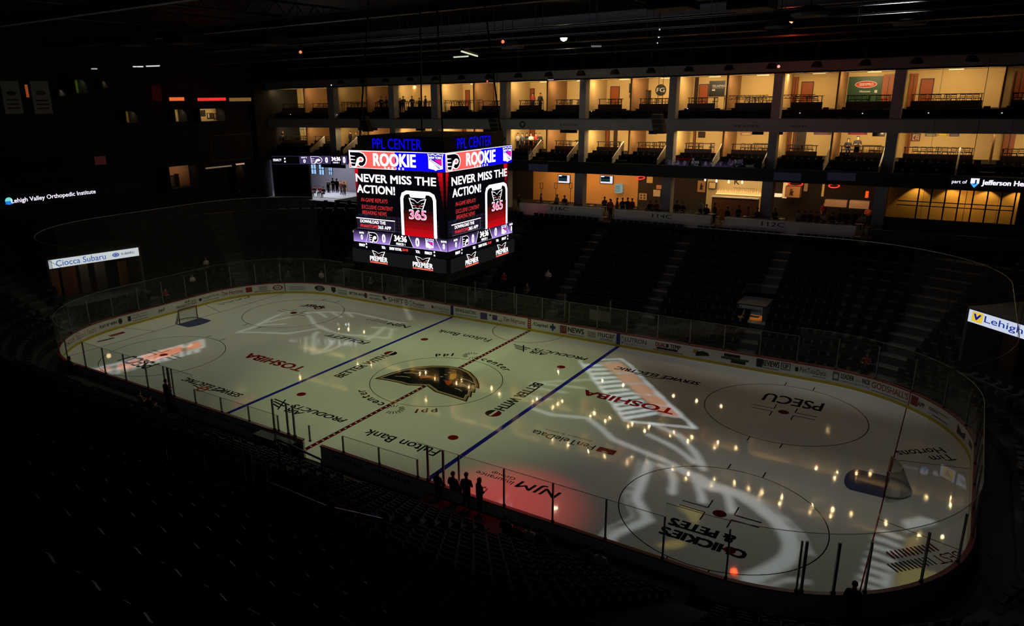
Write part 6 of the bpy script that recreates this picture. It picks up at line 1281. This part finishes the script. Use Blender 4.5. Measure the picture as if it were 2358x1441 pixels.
# concourse
CC = [(1246, 29.2, 'sit', RD, 'fan in a red jersey at the concourse left end'), (1283, 29.4, 'sit', WH, 'person in white sitting left of a pier on the concourse'), (1300, 29.0, 'sit', GY, 'person in grey sitting right beside the first concourse pier'), (1392, 29.8, 'sit', GY, 'person sitting under the right lit television'), (1405, 28.7, 'sit', D, 'dark person sitting between pier and jersey fan'), (1421, 28.6, 'stand', PK, 'standing fan in a pink and white jersey by the lit fridge'), (1433, 28.9, 'hold', D, 'dark figure standing just right of the pink jersey fan'), (1445, 29.2, 'step', D, 'dark figure standing second right of the pink jersey fan'), (1455, 29.0, 'stand', RD, 'figure with orange red sleeves near the red neon'), (1406, 27.3, 'hold', OR, 'person at the gap between the first two section walls'),
 (1497, 29.2, 'sit', D, 'dark person sitting before the pale menu card'), (1511, 29.4, 'sit', RD, 'person in dark red beside the pale menu card'), (1558, 29.2, 'stand', D, 'dark figure standing right of the second pier'), (1572, 29.4, 'sit', GY, 'grey figure sitting left of the letter panel'), (1613, 30.5, 'stand', WH, 'person standing left of the bar counter'), (1627, 29.0, 'sit', D, 'person in a pale cap sitting before the bar'), (1645, 29.3, 'hold', D, 'dark figure standing at the left end of the bar counter'),
 (1694, 34.6, 'hold', D, 'bartender silhouette left in front of the lit bottles'), (1718, 34.6, 'step', D, 'bartender silhouette right in front of the lit bottles'), (1674, 27.4, 'stand', D, 'dark figure in the gap left of the right section wall'), (1700, 28.6, 'hold', BL, 'figure in blue jeans behind the right section wall', ), (1722, 28.9, 'sit', PK, 'person in a pink sleeve sitting below the bar'), (1744, 28.9, 'sit', GY, 'person sitting at the left of the third pier'),
 (1784, 29.2, 'sit', GY, 'person sitting just right of the third pier'), (1838, 28.8, 'sit', WH, 'person in a striped pale shirt under the letter cube'), (1852, 28.9, 'sit', GY, 'grey figure leaning beside the striped shirt'), (1866, 29.1, 'sit', D, 'dark figure behind the cafe tables right of the letter cube'), (1880, 28.7, 'sit', RD, 'fan in red among the cafe tables on the right'), (1898, 28.9, 'sit', WH, 'pale shirted fan among the cafe tables on the right'), (1916, 29.0, 'sit', D, 'dark figure sitting before the left serving table'),
 (1932, 30.2, 'hold', D, 'large silhouette standing before the left serving table'), (1948, 30.0, 'stand', D, 'silhouette standing at the right edge of the left serving table'), (1968, 30.2, 'stand', D, 'small silhouette before the right serving table'), (1985, 29.8, 'sit', WH, 'pale figure sitting before the right serving table'), (1998, 33.2, 'hold', OR, 'person in glowing orange behind the serving tables'), (1896, 34.2, 'stand', RD, 'dim red figure behind the serving tables'), (1195, 28.8, 'sit', GY, 'figure sitting at the far left of the concourse by the scoreboard')]
for px, Y, po, c_, l in CC: PA(px, Y, Z_CO+(.3 if po == 'sit' else 0), po, c_, l, rz=.3*((px % 7)-3), pants=(60, 60, 90) if 'jeans' in l else None)
for px, Y, po, c_, l in ((716, 33, 'sit', RD, 'leftmost person sitting in the bright atrium'), (724, 32.6, 'sit', D, 'dark person sitting second in the bright atrium'), (737, 33, 'sit', RD, 'person in red sitting in the middle of the atrium'), (745, 32.4, 'sit', D, 'dark person sitting right of the red one in the atrium'), (757, 36, 'stand', D, 'dark figure standing by the atrium back windows'), (786, 35.5, 'step', (90, 40, 26), 'brown clad figure walking at the atrium right side'), (793, 35.0, 'stand', D, 'dark figure at the atrium right side'), (767, 30.6, 'hold', D, 'tall silhouette standing at the atrium front'), (776, 30.4, 'stand', D, 'silhouette right beside the tall one at the atrium front'), (755, 30.2, 'stand', D, 'small child-sized silhouette at the atrium front')):
    PA(px, Y, 6.3 if Y > 31 else 7.3, po, c_, l, rz=.2, sc=.7 if 'child' in l else 1.0)
# fans in the bowl
def seat_fan(px, py, c_, l, long_=False):
    best = min(seatpts, key=lambda p: (PX((p[0], p[1], p[2]+.9))[0]-px)**2+(PX((p[0], p[1], p[2]+.9))[1]-py)**2 if PX(p[:3]) else 1e9)
    person(best[0], best[1], best[2], best[3], 'sit', c_, l, long_)
seat_fan(1163, 628, RD, 'fan in a red jersey sitting low in the far stands right of the scoreboard'); seat_fan(1258, 636, WH, 'fan in white sitting low in the far stands right of the red one'); seat_fan(1218, 660, GY, 'grey clad fan sitting behind the far glass at centre'); seat_fan(848, 662, GY, 'fan sitting behind the far boards left of the scoreboard'); seat_fan(662, 628, GY, 'left of two fans behind the far left corner glass'); seat_fan(741, 628, WH, 'right of two fans behind the far left corner glass')
seat_fan(440, 650, WH, 'fan in white by the left entrance behind the end glass'); seat_fan(385, 668, RD, 'fan in red by the left end glass stanchions'); seat_fan(482, 600, WH, 'pale fan sitting alone high in the left corner stands'); seat_fan(2002, 855, OR, 'fan in orange behind the far right corner glass'); seat_fan(2025, 858, GY, 'grey fan beside the orange one at the far right corner'); seat_fan(2310, 1080, GY, 'fan sitting in the dark right end stands')
# people along the near boards
def nb(px, y, z, pose, c_, l, rz=PI, **k): return PA(px, y, z, pose, c_, l, rz, **k)
nb(1074, -13.4, .62, 'hold', D, 'left of the two people standing at the near boards over the red glow', PI+.2); nb(1104, -13.4, .62, 'hold', D, 'right of the two people standing at the near boards over the red glow', PI-.5, long_=True, sc=.97); nb(1043, -13.5, .95, 'sit', D, 'small dark figure left of the two standing at the near boards'); nb(1008, -13.4, .5, 'hold', D, 'figure by the open gate posts at the right near bench', PI, sc=.85)
nb(384, -13.4, .55, 'hold', GY, 'person in grey standing at the left end of the near bench'); x_, y_ = bp(s_near(1962), .55); nb(1962, y_, .02, 'stand', D, 'large dark head and shoulders at the near right corner boards', PI)
x_, y_ = bp(s_near(163), .55); nb(163, y_, .02, 'hold', D, 'person at the far left of the near boards'); nb(636, -14.2, .02, 'sit', D, 'dark figure sitting in the gap of the near benches')
for k, (px, y) in enumerate(((1165, -14.8), (1190, -15.0), (1218, -14.9), (1245, -14.9), (1352, -14.9), (1382, -14.9), (1770, -16.0), (1785, -16.8), (322, -14.8), (345, -15.6))):
    nb(px, y, .6 if y > -15.5 else 1.1, 'sit', (D, GY, WH)[k % 3], 'seated spectator at the near boards, %s from the left' % NT[(2, 3, 4, 5, 6, 7, 8, 9, 0, 1)[k]])
# team bench furniture behind the near boards
for x0, x1, n in ((-9.3, -2.9, 'left'), (2.4, 8.4, 'right')):
    t = thing('player_bench', 'long dark players bench behind the near boards, the %s one' % n, 'bench', ((x0+x1)/2, -14.1, 0))
    b = MB(); b.m(DWOOD).box(x0, x1, -14.25, -13.9, .42, .48); b.build('seat', parent=t)
    for x in (x0+.3, (x0+x1)/2, x1-.3): b = MB(); b.m(DSTEEL).box(x-.03, x+.03, -14.2, -13.95, 0, .42); b.build('leg', parent=t)
t = thing('scorer_table', 'dark scorers table in the gap between the near benches', 'table', (-.6, -13.6, 0)); b = MB(); b.m(BLK).box(-2.3, .5, -13.9, -13.25, .95, 1.02).box(-2.3, .5, -13.3, -13.25, .0, .95); b.build('table_top', parent=t)
b = MB(); b.m(BLK).box(-2.25, -2.15, -13.85, -13.75, 0, .95).box(.35, .45, -13.85, -13.75, 0, .95); b.build('leg', parent=t)

st('floor', (9.2, 21.9, -14.5, -13.12, 0, .55), (-21.9, -10.2, -14.5, -13.12, 0, .55))
# ================================================================ light and view
for x, y in ((-13, 12), (13, 12), (-13, -12), (13, -12)): spot('arena_lamp', (x, y, 24.2), (x*.1, y*.1, 0), (.80, 1.0, .47), 3400, 58, 1.0)
spot('arena_lamp', (-24, 6, 24.2), (-19, 1, 0), (.95, 1.0, .70), 3700, 100, 1.0)
spot('arena_lamp', (-30, -8, 24.2), (-24, -4, 0), (.95, 1.0, .70), 1100, 80, 1.0)
spot('arena_lamp', (24, 11, 24.2), (18, 7, 0), (.95, 1.0, .93), 3000, 100, 1.0)
spot('arena_lamp', (26, 0, 24.2), (26, 0, 0), (.93, 1.0, .86), 520, 90, 1.0)
spot('arena_lamp', (11, -10.2, 11), (12.2, -11.2, 0), (1, .06, .07), 2200, 46, 1.0)
spot('arena_lamp', (3, -6, 22), (3, -12.5, 0), (1, .40, .55), 340, 60, 1.0)
spot('arena_lamp', (2, 20, 20), (2, 12, 0), (1, .45, .58), 300, 50, 1.0)
spot('arena_lamp', (-6, 14, 17), (-6.6, 26, 7.9), (1, .10, .14), 500, 13, 1.0)
area('fill_light', (0, 8, 24), (math.radians(42), 0, 0), (.85, .88, 1.0), 60, 30, 3)  # added fill under the roof, lifts the grey far fascia and columns
area('fill_light', (5, -27.5, 9.0), (math.radians(60), 0, 0), (1, 1, .97), 26, 50, 1)  # added fill standing in for near concourse glow on the board backs
ld = bpy.data.lights.new('beam_fill', 'AREA'); ld.energy = 130; ld.color = (.9, .45, .85); ld.size = 5  # added light with no fixture, tints the roof beams over the scoreboard
o = bpy.data.objects.new('beam_fill', ld); COL.objects.link(o); o.location = (SX, SY, 15.7); o.rotation_euler = (PI, 0, 0)
w = bpy.data.worlds.new('world'); S.world = w; w.use_nodes = True
w.node_tree.nodes['Background'].inputs[0].default_value = (.6, .65, .8, 1); w.node_tree.nodes['Background'].inputs[1].default_value = .0012
S.view_settings.view_transform = 'Standard'; S.view_settings.look = 'None'; S.view_settings.exposure = 0; S.view_settings.gamma = 1
try: S.view_settings.use_curve_mapping = False
except Exception: pass
cy = S.cycles; cy.adaptive_threshold = .06; cy.max_bounces = 5; cy.diffuse_bounces = 2; cy.glossy_bounces = 3; cy.transparent_max_bounces = 24; cy.transmission_bounces = 2; cy.sample_clamp_indirect = 4; cy.caustics_reflective = False; cy.caustics_refractive = False
for o in list(S.objects):
    if '_o' in o: del o['_o']
